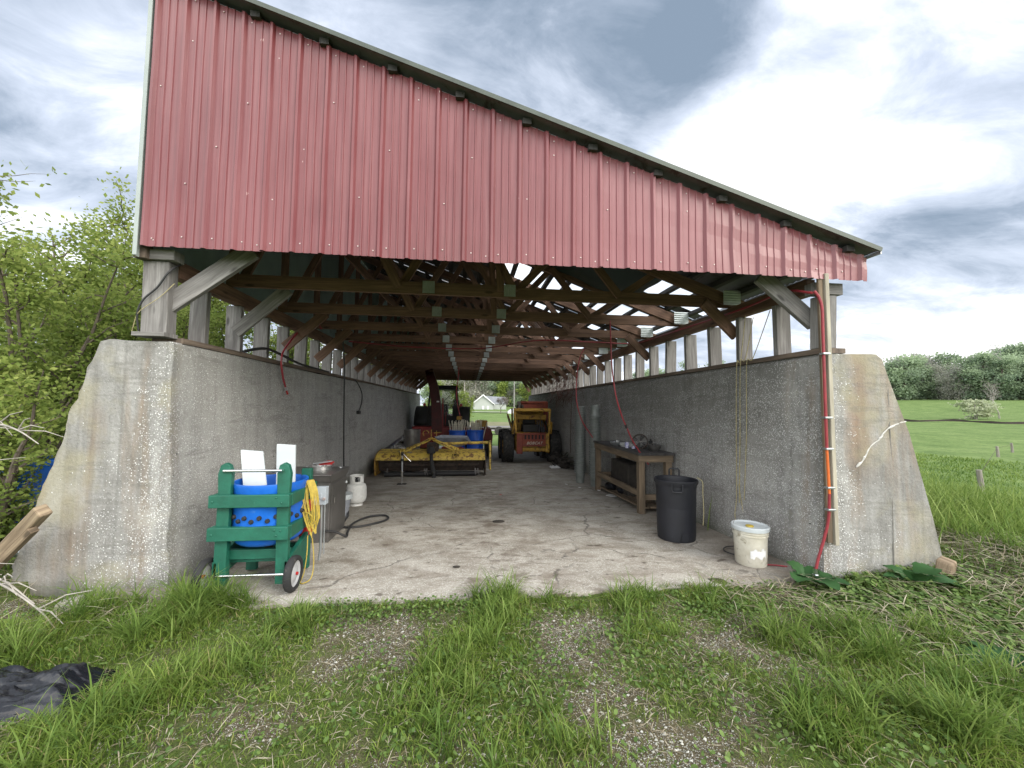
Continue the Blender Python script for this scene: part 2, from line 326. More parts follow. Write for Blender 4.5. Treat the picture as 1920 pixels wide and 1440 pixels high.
def glass_mat():
    m, nt, b = _m('cab glass'); b.inputs['Base Color'].default_value = (.5, .55, .52, 1)
    b.inputs['Roughness'].default_value = .08
    tr = nt.nodes.new('ShaderNodeBsdfTransparent'); tr.inputs['Color'].default_value = (.86, .9, .87, 1)
    mx = nt.nodes.new('ShaderNodeMixShader'); mx.inputs[0].default_value = .88
    L(nt, b.outputs[0], mx.inputs[1]); L(nt, tr.outputs[0], mx.inputs[2])
    L(nt, mx.outputs[0], nt.nodes['Material Output'].inputs['Surface'])
    return m
M['glass'] = glass_mat()

# ------------------------------------------------------------------ mesh helpers
RNG = random.Random(7)
ORG = {}
def origin(o): return ORG.get(o.name, Vector((0, 0, 0))) if o else Vector((0, 0, 0))
def tag(o, label=None, cat=None, group=None, kind=None):
    if label: o['label'] = label
    if cat: o['category'] = cat
    if group: o['group'] = group
    if kind: o['kind'] = kind
    return o
def thing(name, label, cat, loc=(0, 0, 0), group=None):
    o = bpy.data.objects.new(name, None); col.objects.link(o); o.location = loc
    o.empty_display_size = .1
    ORG[o.name] = Vector(loc)
    return tag(o, label, cat, group)
class MB:
    def __init__(s): s.v = []; s.f = []; s.uv = []; s.tone = None
    def add(s, vs, fs, uvs=None):
        n = len(s.v); s.v += [tuple(x) for x in vs]
        for i, f in enumerate(fs):
            s.f.append(tuple(a+n for a in f))
            s.uv.append(uvs[i] if uvs else [(0, 0)]*len(f))
        return s
    def obox(s, c, ax, ay, az):      # oriented box, half axis vectors; uv runs along the longest axis
        c, ax, ay, az = map(Vector, (c, ax, ay, az))
        vs = [c+sx*ax+sy*ay+sz*az for sx in (-1, 1) for sy in (-1, 1) for sz in (-1, 1)]
        fs = [(0, 1, 3, 2), (4, 6, 7, 5), (0, 4, 5, 1), (2, 3, 7, 6), (0, 2, 6, 4), (1, 5, 7, 3)]
        if ax.cross(ay).dot(az) < 0: fs = [f[::-1] for f in fs]
        A = [ax, ay, az]; lens = [a.length for a in A]; k = lens.index(max(lens)); o = [i for i in range(3) if i != k]
        ou, ov = RNG.uniform(0, 50), RNG.uniform(0, 50)
        uv = []
        for f in fs:
            row = []
            nrm = (vs[f[1]]-vs[f[0]]).cross(vs[f[2]]-vs[f[1]]).normalized()
            cand = [i for i in o if abs(A[i].normalized().dot(nrm)) < .5]
            j = cand[0] if cand else o[0]
            for i in f:
                d = vs[i]-c
                row.append((ou+d.dot(A[k].normalized()), ov+d.dot(A[j].normalized())+(j*.37)))
            uv.append(row)
        return s.add(vs, fs, uv)
    def box(s, lo, hi):
        lo, hi = Vector(lo), Vector(hi); c = (lo+hi)/2; h = (hi-lo)/2
        return s.obox(c, (h.x, 0, 0), (0, h.y, 0), (0, 0, h.z))
    def bar(s, p, q, w, t, up=(0, 0, 1)):      # plank from p to q, w measured along 'up' side, t across
        p, q, up = Vector(p), Vector(q), Vector(up)
        d = (q-p); l = d.length; d.normalize()
        side = d.cross(up)
        if side.length < 1e-4: side = d.cross(Vector((1, 0, 0)))
        side.normalize(); u = side.cross(d).normalized()
        return s.obox((p+q)/2, d*l/2, side*t/2, u*w/2)
    def tube(s, pts, r, n=8, r2=None, cap=True):
        pts = [Vector(p) for p in pts]; m = len(pts)
        prev = None; rings = []
        for i, p in enumerate(pts):
            d = (pts[min(i+1, m-1)]-pts[max(i-1, 0)]).normalized()
            if prev is None:
                a = d.orthogonal().normalized()
            else:
                a = (prev-d*prev.dot(d)); a = a.normalized() if a.length > 1e-6 else d.orthogonal().normalized()
            prev = a; b = d.cross(a)
            rr = r if r2 is None else r+(r2-r)*i/(m-1)
            if isinstance(r, (list, tuple)): rr = r[i]
            rings.append([p+(a*math.cos(2*math.pi*k/n)+b*math.sin(2*math.pi*k/n))*rr for k in range(n)])
        vs = [v for ring in rings for v in ring]
        fs = []; uv = []; ou = RNG.uniform(0, 30); acc = 0
        for i in range(m-1):
            l = (pts[i+1]-pts[i]).length
            for k in range(n):
                k2 = (k+1) % n
                fs.append((i*n+k, i*n+k2, (i+1)*n+k2, (i+1)*n+k)); uv.append([(ou+acc, k*.1), (ou+acc, k*.1+.1), (ou+acc+l, k*.1+.1), (ou+acc+l, k*.1)])
            acc += l
        if cap:
            fs.append(tuple(range(n))[::-1]); fs.append(tuple((m-1)*n+k for k in range(n))); uv += [[(0, 0)]*n]*2
        return s.add(vs, fs, uv)
    def lathe(s, prof, c=(0, 0, 0), n=24, axis='z', sx=1, sy=1):
        c = Vector(c); vs = []
        for r, h in prof:
            for k in range(n):
                a = 2*math.pi*k/n
                x, y = r*math.cos(a)*sx, r*math.sin(a)*sy
                v = {'z': (x, y, h), 'x': (h, x, y), 'y': (y, h, x)}[axis]
                vs.append(c+Vector(v))
        fs = [(i*n+k, i*n+(k+1) % n, (i+1)*n+(k+1) % n, (i+1)*n+k) for i in range(len(prof)-1) for k in range(n)]
        return s.add(vs, fs)
    def prism(s, poly, vec):
        vec = Vector(vec); a = [Vector(p) for p in poly]; n = len(a)
        nrm = Vector((0, 0, 0))
        for i in range(n): nrm += a[i].cross(a[(i+1) % n])
        vs = a+[p+vec for p in a]
        bot = tuple(range(n)); topf = tuple(range(n, 2*n))
        if nrm.dot(vec) > 0: bot = bot[::-1]; fs = [bot, topf]+[(i, (i+1) % n, n+(i+1) % n, n+i) for i in range(n)]
        else: topf = topf[::-1]; fs = [bot, topf]+[(n+i, n+(i+1) % n, (i+1) % n, i) for i in range(n)]
        return s.add(vs, fs)
    def ball(s, c, r, n=8, m=6, sc=(1, 1, 1)):
        prof = [(math.sin(math.pi*i/m), -math.cos(math.pi*i/m)) for i in range(m+1)]
        c = Vector(c)
        vs = [c+Vector((a*math.cos(2*math.pi*k/n)*r*sc[0], a*math.sin(2*math.pi*k/n)*r*sc[1], h*r*sc[2])) for a, h in prof for k in range(n)]
        return s.add(vs, [(i*n+k, i*n+(k+1) % n, (i+1)*n+(k+1) % n, (i+1)*n+k) for i in range(m) for k in range(n)])
    def build(s, name, mat, parent=None, smooth=False, bevel=0, solid=0, label=None, loc=None):
        me = bpy.data.meshes.new(name)
        off = origin(parent) if loc is None else Vector(loc)
        if parent is None and loc is None:
            a = np.array(s.v); lo, hi = a.min(0), a.max(0)
            off = Vector(((lo[0]+hi[0])/2, (lo[1]+hi[1])/2, lo[2]))
        me.from_pydata([tuple(Vector(v)-off) for v in s.v], [], s.f); 
        uvl = me.uv_layers.new(name='UVMap')
        flat = [c for f in s.uv for uv in f for c in uv]
        if len(flat) == len(me.loops)*2: uvl.data.foreach_set('uv', flat)
        me.materials.append(M[mat] if isinstance(mat, str) else mat)
        if smooth:
            me.polygons.foreach_set('use_smooth', [True]*len(me.polygons))
            if smooth != 'all': me.set_sharp_from_angle(angle=R(38))
        me.update()
        o = bpy.data.objects.new(name, me); col.objects.link(o)
        if parent is not None: o.parent = parent; ORG[o.name] = off
        else: o.location = off; ORG[o.name] = off
        if bevel:
            md = o.modifiers.new('b', 'BEVEL'); md.width = bevel; md.segments = 2; md.limit_method = 'ANGLE'; md.angle_limit = R(40)
        if solid:
            md = o.modifiers.new('s', 'SOLIDIFY'); md.thickness = solid; md.offset = 0
        if label: o['label'] = label
        return o
def dup(o, loc=None, parent=None, rz=None):
    c = o.copy(); col.objects.link(c)
    if parent is not None: c.parent = parent
    if loc is not None: c.location = loc
    if rz is not None: c.rotation_euler.z = rz
    for ch in [x for x in bpy.data.objects if x.parent == o and x.name != c.name]:
        dup(ch, None, c)
    return c
def curve(pts, sub=6):
    P = [Vector(p) for p in pts]; P = [2*P[0]-P[1]]+P+[2*P[-1]-P[-2]]; out = []
    for i in range(1, len(P)-2):
        for k in range(sub):
            t = k/sub; a, b, c, d = P[i-1:i+3]
            out.append(.5*((2*b)+(-a+c)*t+(2*a-5*b+4*c-d)*t*t+(-a+3*b-3*c+d)*t**3))
    out.append(P[-2]); return out
def npmesh(name, verts, quads, uv, mat, parent=None, loc=(0, 0, 0)):
    me = bpy.data.meshes.new(name); nv, nq = len(verts), len(quads)
    me.vertices.add(nv); me.vertices.foreach_set('co', (verts-np.array(loc)).astype(np.float32).ravel())
    me.loops.add(nq*4); me.loops.foreach_set('vertex_index', quads.astype(np.int32).ravel())
    me.polygons.add(nq); me.polygons.foreach_set('loop_start', np.arange(0, nq*4, 4, dtype=np.int32))
    me.polygons.foreach_set('loop_total', np.full(nq, 4, dtype=np.int32))
    l = me.uv_layers.new(name='UVMap'); l.data.foreach_set('uv', uv.astype(np.float32).ravel())
    me.update(calc_edges=True); me.validate()
    me.materials.append(M[mat] if isinstance(mat, str) else mat)
    o = bpy.data.objects.new(name, me); col.objects.link(o)
    if parent is not None: o.parent = parent
    else: o.location = loc
    ORG[o.name] = Vector(loc)
    return o
def rnd_basis(n, rs, flat=0.0):
    d = rs.normal(size=(n, 3)); d[:, 2] *= (1-flat); d /= np.linalg.norm(d, axis=1)[:, None]
    e = rs.normal(size=(n, 3)); e -= d*(d*e).sum(1)[:, None]; e /= np.linalg.norm(e, axis=1)[:, None]
    return d, e
def leaves(pts, size, rs, tint=None, aspect=.6, flat=.3):
    n = len(pts); d, e = rnd_basis(n, rs, flat); s = size*rs.uniform(.6, 1.3, n)[:, None]
    P = np.asarray(pts)
    v = np.stack([P, P+d*s*.5+e*s*aspect*.5, P+d*s, P+d*s*.5-e*s*aspect*.5], 1).reshape(-1, 3)
    q = np.arange(n*4).reshape(n, 4)
    t = rs.uniform(0, 1, n) if tint is None else np.clip(tint+rs.normal(0, .15, n), 0, 1)
    uv = np.zeros((n, 4, 2)); uv[:, :, 0] = t[:, None]; uv[:, :, 1] = 1
    return v, q, uv
def blades(px, py, pz, h, w, rs, lean=.5, tint=None, flatlie=None, az=None):
    n = len(px); a = rs.uniform(0, 2*np.pi, n) if az is None else az
    ln = np.abs(rs.normal(lean, .25, n)) if flatlie is None else flatlie
    fx, fy = np.cos(a), np.sin(a); b = a+np.pi/2+rs.normal(0, .6, n); sx, sy = np.cos(b), np.sin(b)
    ts = np.array([0, .35, .7, 1.0]); ws = np.array([.75, 1., .7, .08])
    V = np.zeros((n, 4, 2, 3))
    for i, (t, ww) in enumerate(zip(ts, ws)):
        out = h*ln*t*t; up = h*np.sqrt(np.clip(1-(ln*t*.75)**2, .05, 1))*t
        if flatlie is not None: out = h*t; up = h*.06*np.sin(t*3.1)*rs.uniform(0, 2, n)
        for k, sg in ((0, -1), (1, 1)):
            V[:, i, k, 0] = px+fx*out+sx*w*ww*.5*sg
            V[:, i, k, 1] = py+fy*out+sy*w*ww*.5*sg
            V[:, i, k, 2] = pz+up
    v = V.reshape(-1, 3); base = np.arange(n)[:, None, None]*8
    q = np.array([[0, 1, 3, 2], [2, 3, 5, 4], [4, 5, 7, 6]])[None]+base
    t = rs.uniform(0, 1, n) if tint is None else np.clip(tint, 0, 1)
    uv = np.zeros((n, 3, 4, 2)); uv[..., 0] = t[:, None, None]
    for i in range(3): uv[:, i, :2, 1] = ts[i]; uv[:, i, 2:, 1] = ts[i+1]
    return v, q.reshape(-1, 4), uv.reshape(-1, 4, 2)
def merge(parts):
    vs, qs, us = [], [], []; n = 0
    for v, q, u in parts: vs.append(v); qs.append(q+n); us.append(u.reshape(-1, 4, 2)); n += len(v)
    return np.concatenate(vs), np.concatenate(qs), np.concatenate(us)

# ------------------------------------------------------------------ camera, light, sky
cam = bpy.data.cameras.new('camera'); co = bpy.data.objects.new('camera', cam); col.objects.link(co)
bpy.context.scene.camera = co
cam.sensor_width = 36; cam.lens = 36*734.9/1920; cam.clip_end = 3000; cam.clip_start = .05
PI_, YA, RO = .0556, .1107, .0110
fw = Vector((math.sin(YA)*math.cos(PI_), math.cos(YA)*math.cos(PI_), math.sin(PI_)))
rt = Vector((math.cos(YA), -math.sin(YA), 0)); up = rt.cross(fw)
Rv = math.cos(RO)*rt+math.sin(RO)*up; Uv = -math.sin(RO)*rt+math.cos(RO)*up
mt = Matrix((Rv, Uv, -fw)).transposed().to_4x4(); mt.translation = (0, -3.4428, 1.45)
co.matrix_world = mt

sun = bpy.data.lights.new('sun', 'SUN'); so = bpy.data.objects.new('sun', sun); col.objects.link(so)
sun.energy = 2.5; sun.angle = R(28); sun.color = (1, .95, .84)
SE, SA = R(34), R(135)       # elevation, azimuth clockwise from +Y : sun high behind the clouds, behind the camera's right shoulder
sd = Vector((math.sin(SA)*math.cos(SE), math.cos(SA)*math.cos(SE), math.sin(SE)))
so.rotation_euler = sd.to_track_quat('Z', 'Y').to_euler(); so.location = (0, 0, 30)

w = bpy.data.worlds.new('World'); bpy.context.scene.world = w; w.use_nodes = True
nt = w.node_tree; bg = nt.nodes['Background']
sky = nt.nodes.new('ShaderNodeTexSky'); sky.sky_type = 'NISHITA'; sky.sun_disc = False; sky.sun_elevation = SE; sky.sun_rotation = SA
sky.air_density = 1.2; sky.dust_density = 2
tc = nt.nodes.new('ShaderNodeTexCoord').outputs['Generated']
sp = nt.nodes.new('ShaderNodeSeparateXYZ'); L(nt, tc, sp.inputs[0]); dx, dy, dz = sp.outputs
zc = math_n(nt, 'MAXIMUM', math_n(nt, 'ADD', dz, .26), .05)
cb = nt.nodes.new('ShaderNodeCombineXYZ'); L(nt, math_n(nt, 'DIVIDE', dx, zc), cb.inputs[0]); L(nt, math_n(nt, 'DIVIDE', dy, zc), cb.inputs[1])
cv = cb.outputs[0]
mp = nt.nodes.new('ShaderNodeMapping'); mp.inputs['Rotation'].default_value = (0, 0, R(-38)); mp.inputs['Scale'].default_value = (.85, 1.45, 1); L(nt, cv, mp.inputs['Vector'])
mp.inputs['Location'].default_value = (3.1, 1.7, 0)
n1 = noise_n(nt, mp.outputs[0], 1.05, 9, .53, .35)
n2 = noise_n(nt, mp.outputs[0], 3.8, 10, .64, .5)
def dirbump(u, v, wid, amp):
    f = 734.9; d = (fw+Rv*((u-960)/f)+Uv*((720-v)/f)).normalized()
    vm = nt.nodes.new('ShaderNodeVectorMath'); vm.operation = 'DOT_PRODUCT'; L(nt, tc, vm.inputs[0]); vm.inputs[1].default_value = d
    c = math.cos(wid)
    r = nt.nodes.new('ShaderNodeMapRange'); r.interpolation_type = 'SMOOTHSTEP'
    r.inputs[1].default_value = c; r.inputs[2].default_value = 1; r.inputs[3].default_value = 0; r.inputs[4].default_value = amp
    L(nt, vm.outputs['Value'], r.inputs[0]); return r.outputs[0]
tot = math_n(nt, 'SUBTRACT', math_n(nt, 'ADD', math_n(nt, 'MULTIPLY', n1, 1.15), math_n(nt, 'MULTIPLY', n2, .62)), .195)
for a in ((1560, 170, .30, .17), (1360, 320, .22, .14), (1760, 230, .2, .04), (1450, 430, .16, -.05), (1640, 400, .14, -.05), (1850, 60, .16, -.10), (1700, 620, .2, .03), (1150, 60, .30, -.10), (800, -20, .3, -.05), (170, 190, .14, .06), (120, 60, .22, -.10), (60, 300, .2, -.10), (560, 60, .3, -.04), (1330, 60, .12, -.14),
          (1850, 450, .24, -.09), (1650, 330, .2, .03), (1750, 520, .14, -.07), (1420, 60, .1, -.05), (1800, 655, .2, .12), (700, 30, .12, .05), (1000, 230, .14, .05), (1250, 150, .1, -.04)):
    tot = math_n(nt, 'ADD', tot, dirbump(*a))
cl = ramp(nt, tot, [(.38, (.20, .26, .34)), (.48, (.29, .35, .44)), (.57, (.43, .49, .59)), (.66, (.54, .60, .71)), (.74, (.70, .745, .84)), (.82, (.97, .98, 1.0)), (1, (1., 1., 1.))])
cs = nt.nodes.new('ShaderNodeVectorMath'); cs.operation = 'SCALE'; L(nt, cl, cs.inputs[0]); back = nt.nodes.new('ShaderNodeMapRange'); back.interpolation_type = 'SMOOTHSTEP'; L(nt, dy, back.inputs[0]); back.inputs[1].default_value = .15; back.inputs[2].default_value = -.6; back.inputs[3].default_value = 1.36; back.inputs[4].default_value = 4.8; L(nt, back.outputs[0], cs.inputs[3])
# unseen sky behind the camera, boosted and warmed to fill the front and interior
sk = nt.nodes.new('ShaderNodeVectorMath'); sk.operation = 'SCALE'; L(nt, sky.outputs[0], sk.inputs[0]); sk.inputs[3].default_value = .012
ad = nt.nodes.new('ShaderNodeVectorMath'); ad.operation = 'ADD'; L(nt, cs.outputs[0], ad.inputs[0]); L(nt, sk.outputs[0], ad.inputs[1])
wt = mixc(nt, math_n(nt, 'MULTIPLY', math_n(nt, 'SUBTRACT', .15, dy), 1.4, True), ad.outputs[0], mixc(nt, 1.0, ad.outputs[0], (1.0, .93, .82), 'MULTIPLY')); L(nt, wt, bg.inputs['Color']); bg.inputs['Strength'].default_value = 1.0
sc = bpy.context.scene
sc.view_settings.view_transform = 'Standard'; sc.view_settings.look = 'None'; sc.view_settings.exposure = 0
sc.cycles.max_bounces = 8; sc.cycles.diffuse_bounces = 4; sc.cycles.transparent_max_bounces = 16
sc.cycles.use_denoising = True; sc.cycles.sample_clamp_indirect = 6

# ------------------------------------------------------------------ terrain
def sm(a, b, x):
    t = min(max((x-a)/(b-a), 0), 1); return t*t*(3-2*t)
BARE = [(-.77, -.67, .16, .8), (-.42, -.82, .24, 1.1), (.55, -.85, .22, 1.), (.83, -.75, .2, 1.), (-.74, -1.07, .12, .5), (-.4, -1.17, .12, .6), (.03, -1.68, .16, .9), (-.94, -1.49, .12, .7),
        (.77, -1.73, .22, 1.), (1., -1.83, .25, 1.), (1.59, -1.07, .26, 1.), (.61, -1.47, .12, .7), (2.26, -1.59, .14, .8), (2.5, -.5, .3, .8), (.79, -1.35, .12, .5), (-1.5, -1.55, .1, .4), (.62, -1.1, .22, .9),
        (1.9, -.85, .2, .5), (3.4, -.9, .4, .55), (1.8, -1.45, .15, .5), (-1.3, -1.9, .2, .4), (0.35, -2.0, .2, .6), (-.1, -1.45, .15, .6), (-3.1, -.45, .4, .5), (4.3, -.5, .5, .5)]
TUFT = [(.24, -.34, .16, 1.), (.34, -.56, .18, .9), (-1.95, -.32, .2, 1.5), (-1.62, -.28, .17, 1.1), (-1.93, -.6, .24, 1.25), (-1.08, -.62, .15, .95), (-1.31, -1.04, .2, .75), (1.25, -.5, .2, .8), (1.86, -.54, .16, .75), (2.0, -1.1, .12, 1.),
        (2.46, -1.09, .13, 1.), (1.72, -1.71, .18, 1.), (2.25, -1.8, .2, 1.3), (2.95, -1.19, .16, .9), (-.06, -1.21, .2, .75), (-.17, -1.52, .2, .7), (.3, -1.71, .2, .7), (-2.5, -.72, .28, 1.2), (2.34, -1.39, .2, 1.), (-1.71, -1.51, .3, 1.0),
        (-1.5, -1.23, .2, .8), (.1, -.95, .25, .8), (-2.5, -.3, .2, 1.), (1.2, -.95, .18, .5), (2.8, -1.6, .2, 1.1)]
def bare_at(x, y):
    b = .66*sum(a*math.exp(-((x-cx)**2+(y-cy)**2)/(s*s)) for cx, cy, s, a in BARE)
    b -= .8*sum(a*math.exp(-((x-cx)**2+(y-cy)**2)/(s*s)) for cx, cy, s, a in TUFT)
    return b+.6*noise.noise(Vector((x*2.6, y*2.6, 3)))+.45*noise.noise(Vector((x*8, y*8, 9)))+.12
def ground_h(x, y):
    e = .02*noise.noise(Vector((x*1.7, y*1.7, 0)))+.012*noise.noise(Vector((x*5, y*5, 4)))
    hc = -.02 if y < 0 else -.02-SL*min(y, 17)-.02*sm(17, 40, y)*18
    hc += sm(40, 140, y)*1.0 + sm(140, 230, y)*6
    Rr = math.hypot(x, y+3.4)
    hr = .12*sm(3.9, 4.6, x)-1.05*sm(4.8, 16, x)-.15*sm(2, 20, y)
    hr = hr*(1-sm(98, 116, Rr)) + sm(98, 116, Rr)*0 + sm(116, 205, Rr)*5.2 + sm(205, 330, Rr)*9 - .0*Rr
    hr += .35*noise.noise(Vector((x*.03, y*.03, 1)))*sm(20, 60, Rr)
    lim = 4.0+.16*max(0, y-17)
    k = sm(lim, lim+.8+.1*max(0, y-17), x)
    h = hc*(1-k)+hr*k
    if x < -3.3: h = h*(1-sm(3.3, 6, -x))+(-.15)*sm(3.3, 6, -x)
    if 3.9 < x < 20 and -3 < y < 30: e += .05*noise.noise(Vector((x*.9, y*.9, 7)))*sm(4.2, 6, x)
    if x > 3.2 and y < 1.5: h += .10*math.exp(-((x-4.2)**2)/.8-((y+.2)**2)/.8)
    if x < -2.4 and y < .8: h += .10*sm(2.4, 3.2, -x)
    h += e
    if -3.3 < x < 4.0 and -.22 < y < 17: h = min(h, fz(y)-.12)          # the slab and walls bed in the ground
    return h
def spaced(a, b, st): 
    n = int(round((b-a)/st)); return [a+(b-a)*i/n for i in range(n+1)]
def grow(a, b, f=1.16, s=.1):
    out = []; x = a; d = s
    while x < b: x += d; d *= f; out.append(x)
    return out
xs = sorted([-v for v in grow(4.2, 900)])+spaced(-4.2, 6.2, .05)+grow(6.2, 900)
ys = sorted([-v for v in grow(3.0, 400)])+spaced(-3.0, .4, .045)+grow(.4, 900, 1.07, .12)
gv = [(x, y, ground_h(x, y)) for y in ys for x in xs]
nx, ny = len(xs), len(ys)
gf = [(j*nx+i, j*nx+i+1, (j+1)*nx+i+1, (j+1)*nx+i) for j in range(ny-1) for i in range(nx-1)]
me = bpy.data.meshes.new('ground'); me.from_pydata(gv, [], gf); me.materials.append(M['ground'])
at = me.attributes.new('bare', 'FLOAT', 'POINT'); at.data.foreach_set('value', [min(max(bare_at(x, y), 0), 1.2) if abs(x) < 8 and abs(y) < 5 else 0 for x, y, z in gv])
at = me.attributes.new('far', 'FLOAT', 'POINT'); at.data.foreach_set('value', [max(sm(4.6, 6.2, x+.4*y) if y > -.6 else 0, sm(17, 20, y), sm(6, 9, abs(x)))*.999 for x, y, z in gv])
me.polygons.foreach_set('use_smooth', [True]*len(me.polygons))
go = bpy.data.objects.new('ground', me); col.objects.link(go); tag(go, kind='structure')

# concrete slab with a broken front edge
fx = spaced(-2.9, 3.6, .05); fy = [None]+spaced(-.12, 17.2, .4)
sv = []; 
for j, y in enumerate(fy):
    for x in fx:
        if y is None:
            yy = -.37+.035*noise.noise(Vector((x*2.2, 1, 0)))+.02*noise.noise(Vector((x*9, 2, 0)))+(.25*sm(2.7, 3.3, x))+.22*sm(1.5, 2.6, -x); z = 0
        else: yy, z = y, fz(y)
        sv.append((x, yy, z+.003*noise.noise(Vector((x*3, yy*3, 0)))))
n = len(fx)
sf = [(j*n+i, j*n+i+1, (j+1)*n+i+1, (j+1)*n+i) for j in range(len(fy)-1) for i in range(n-1)]
k0 = len(sv); sv += [(a, b, c-.14) for a, b, c in sv[:n]]
sf += [(i+1, i, k0+i, k0+i+1) for i in range(n-1)]
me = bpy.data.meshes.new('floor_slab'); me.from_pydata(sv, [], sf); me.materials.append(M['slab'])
o = bpy.data.objects.new('floor_slab', me); col.objects.link(o); tag(o, kind='structure')

def patch_sheet(name, mat, x0, x1, y0, y1, dz=.03, st=1.0):
    xs_, ys_ = spaced(x0, x1, st), spaced(y0, y1, st)
    v = [(x, y+.6*noise.noise(Vector((x*.15, y, 0))), ground_h(x, y)+dz) for y in ys_ for x in xs_]; n = len(xs_)
    f = [(j*n+i, j*n+i+1, (j+1)*n+i+1, (j+1)*n+i) for j in range(len(ys_)-1) for i in range(n-1)]
    b = MB(); b.add(v, f); o = b.build(name, mat, None, True, loc=(0, 0, 0)); return tag(o, kind='structure')
M['gravel_road'] = paint('pale gravel road', (.42, .40, .36), (.30, .28, .25), .9, sc=.6)
M['brown_verge'] = paint('brown dry verge', (.20, .19, .10), (.12, .125, .055), .95, sc=.4)
patch_sheet('road', 'gravel_road', -10, 26, 34, 40, .05)
patch_sheet('verge', 'brown_verge', -8, 26, 41.5, 54, .045)
patch_sheet('driveway', 'gravel_road', -12, 24, 96, 100, .25, 2)
# the pale bare strip under the hedge of the far field is earth
M['dark_earth'] = paint('dark ploughed strip', (.065, .05, .045), (.04, .032, .028), .95, sc=.5)

# ------------------------------------------------------------------ concrete walls
def wall_prof(side):
    if side > 0: return [(3.0125, -.3), (3.04, .8), (3.075, 1.90), (3.10, 1.937), (3.60, 1.945), (3.66, 1.90), (3.72, 1.72), (3.90, 1.25), (4.10, .5), (4.28, -.3)]
    return [(-2.315, -.3), (-2.35, .8), (-2.385, 1.925), (-2.40, 1.937), (-2.86, 1.945), (-2.925, 1.925), (-3.02, 1.62), (-3.20, .95), (-3.38, .3), (-3.52, -.3)]
def conc_wall(side, label, y0, y1):
    P = wall_prof(side); ys_ = [y0]+spaced(y0+.35, y1, .7); fine = []
    for i in range(len(P)):
        a, b = P[i], P[(i+1) % len(P)]; m = max(1, int(math.hypot(b[0]-a[0], b[1]-a[1])/.05))
        for k in range(m): fine.append((a[0]+(b[0]-a[0])*k/m, a[1]+(b[1]-a[1])*k/m))
    n = len(fine); v = []
    for j, y in enumerate(ys_):
        for x, z in fine:
            q = .014*noise.noise(Vector((x*4, y*2, z*4)))+.010*noise.noise(Vector((x*14, y*9, z*14)))+.006*noise.noise(Vector((x*31, y*20, z*31)))
            low = -.7 if z < -.25 else 0
            v.append((x+q, y+(q if j == 0 else 0), z+q*.6+low))
    f = [(j*n+i, j*n+(i+1) % n, (j+1)*n+(i+1) % n, (j+1)*n+i) for j in range(len(ys_)-1) for i in range(n)]
    if side < 0: pass
    else: f = [t[::-1] for t in f]
    f += [tuple(range(n)) if side > 0 else tuple(range(n))[::-1], tuple((len(ys_)-1)*n+k for k in range(n))]
    b = MB(); b.add(v, f); o = b.build('concrete_wall', 'concrete'); o.data.polygons.foreach_set('use_smooth', [True]*len(o.data.polygons)); o.data.set_sharp_from_angle(angle=R(30))
    tag(o, label, 'concrete wall')
    # the raised form seam on the end face and the pale patched crack
    return o
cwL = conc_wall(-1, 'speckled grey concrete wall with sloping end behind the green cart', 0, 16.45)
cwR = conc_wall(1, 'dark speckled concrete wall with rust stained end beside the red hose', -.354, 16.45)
M['pale_crack'] = paint('pale patched crack', (.62, .61, .58), (.45, .44, .41), .9, sc=25, b_s=.5)
M['seam'] = paint('form seam', (.22, .21, .19), (.13, .125, .11), .9, sc=20)
b = MB(); pts = [(3.36, -.357, .95), (3.44, -.358, 1.03), (3.50, -.357, 1.12), (3.60, -.358, 1.20), (3.68, -.357, 1.28), (3.80, -.358, 1.335), (3.87, -.357, 1.35)]
pc_ = [p+Vector((.012*noise.noise(Vector((i*.9, 1, 0))), 0, .012*noise.noise(Vector((i*.9, 5, 0))))) for i, p in enumerate(curve(pts, 5))]
b.tube(pc_, [.004+.008*abs(noise.noise(Vector((i*.7, 0, 0))))*2 for i in range(31)][:len(curve(pts, 5))], 6)
o = b.build('crack', 'pale_crack', cwR)
b = MB(); b.tube([(3.705, -.352, 1.72), (3.71, -.352, 1.1), (3.70, -.352, .5), (3.69, -.352, -.1)], .006, 5); b.build('form_seam', 'seam', cwR)
b = MB(); b.tube([(-2.80, .004, 1.90), (-2.81, .004, 1.2), (-2.79, .004, .6), (-2.78, .004, 0)], .006, 5); b.build('form_seam', 'seam', cwL)

# ------------------------------------------------------------------ the pole shed
shed = thing('pole_shed', 'long open pole shed with red ribbed front and timber trusses on concrete walls', 'shed', (.35, 0, 1.94))
ROOFK = .357
def roof_z(x): return 2.7677+ROOFK*(3.427-x)            # top edge of the front sheets
def fy_at(x): return -.10-.0588*(x+2.596)                # the front runs slightly askew
def fbot(x): return 2.6824-.0187*(x+2.596)
# sill plates
b = MB()
b.bar((-2.50, .10, 1.962), (-2.50, 16.4, 1.962), .045, .24); b.build('sill_plate', 'wood_plate', shed)
b = MB(); b.bar((3.185, -.36, 1.965), (3.185, 16.4, 1.965), .045, .22); b.build('sill_plate', 'wood_plate', shed)
b = MB(); b.obox((-2.545, .03, 1.992), (.12, 0, 0), (0, .075, .0), (0, 0, .016)); b.build('shim_board', 'wood_grey', shed)
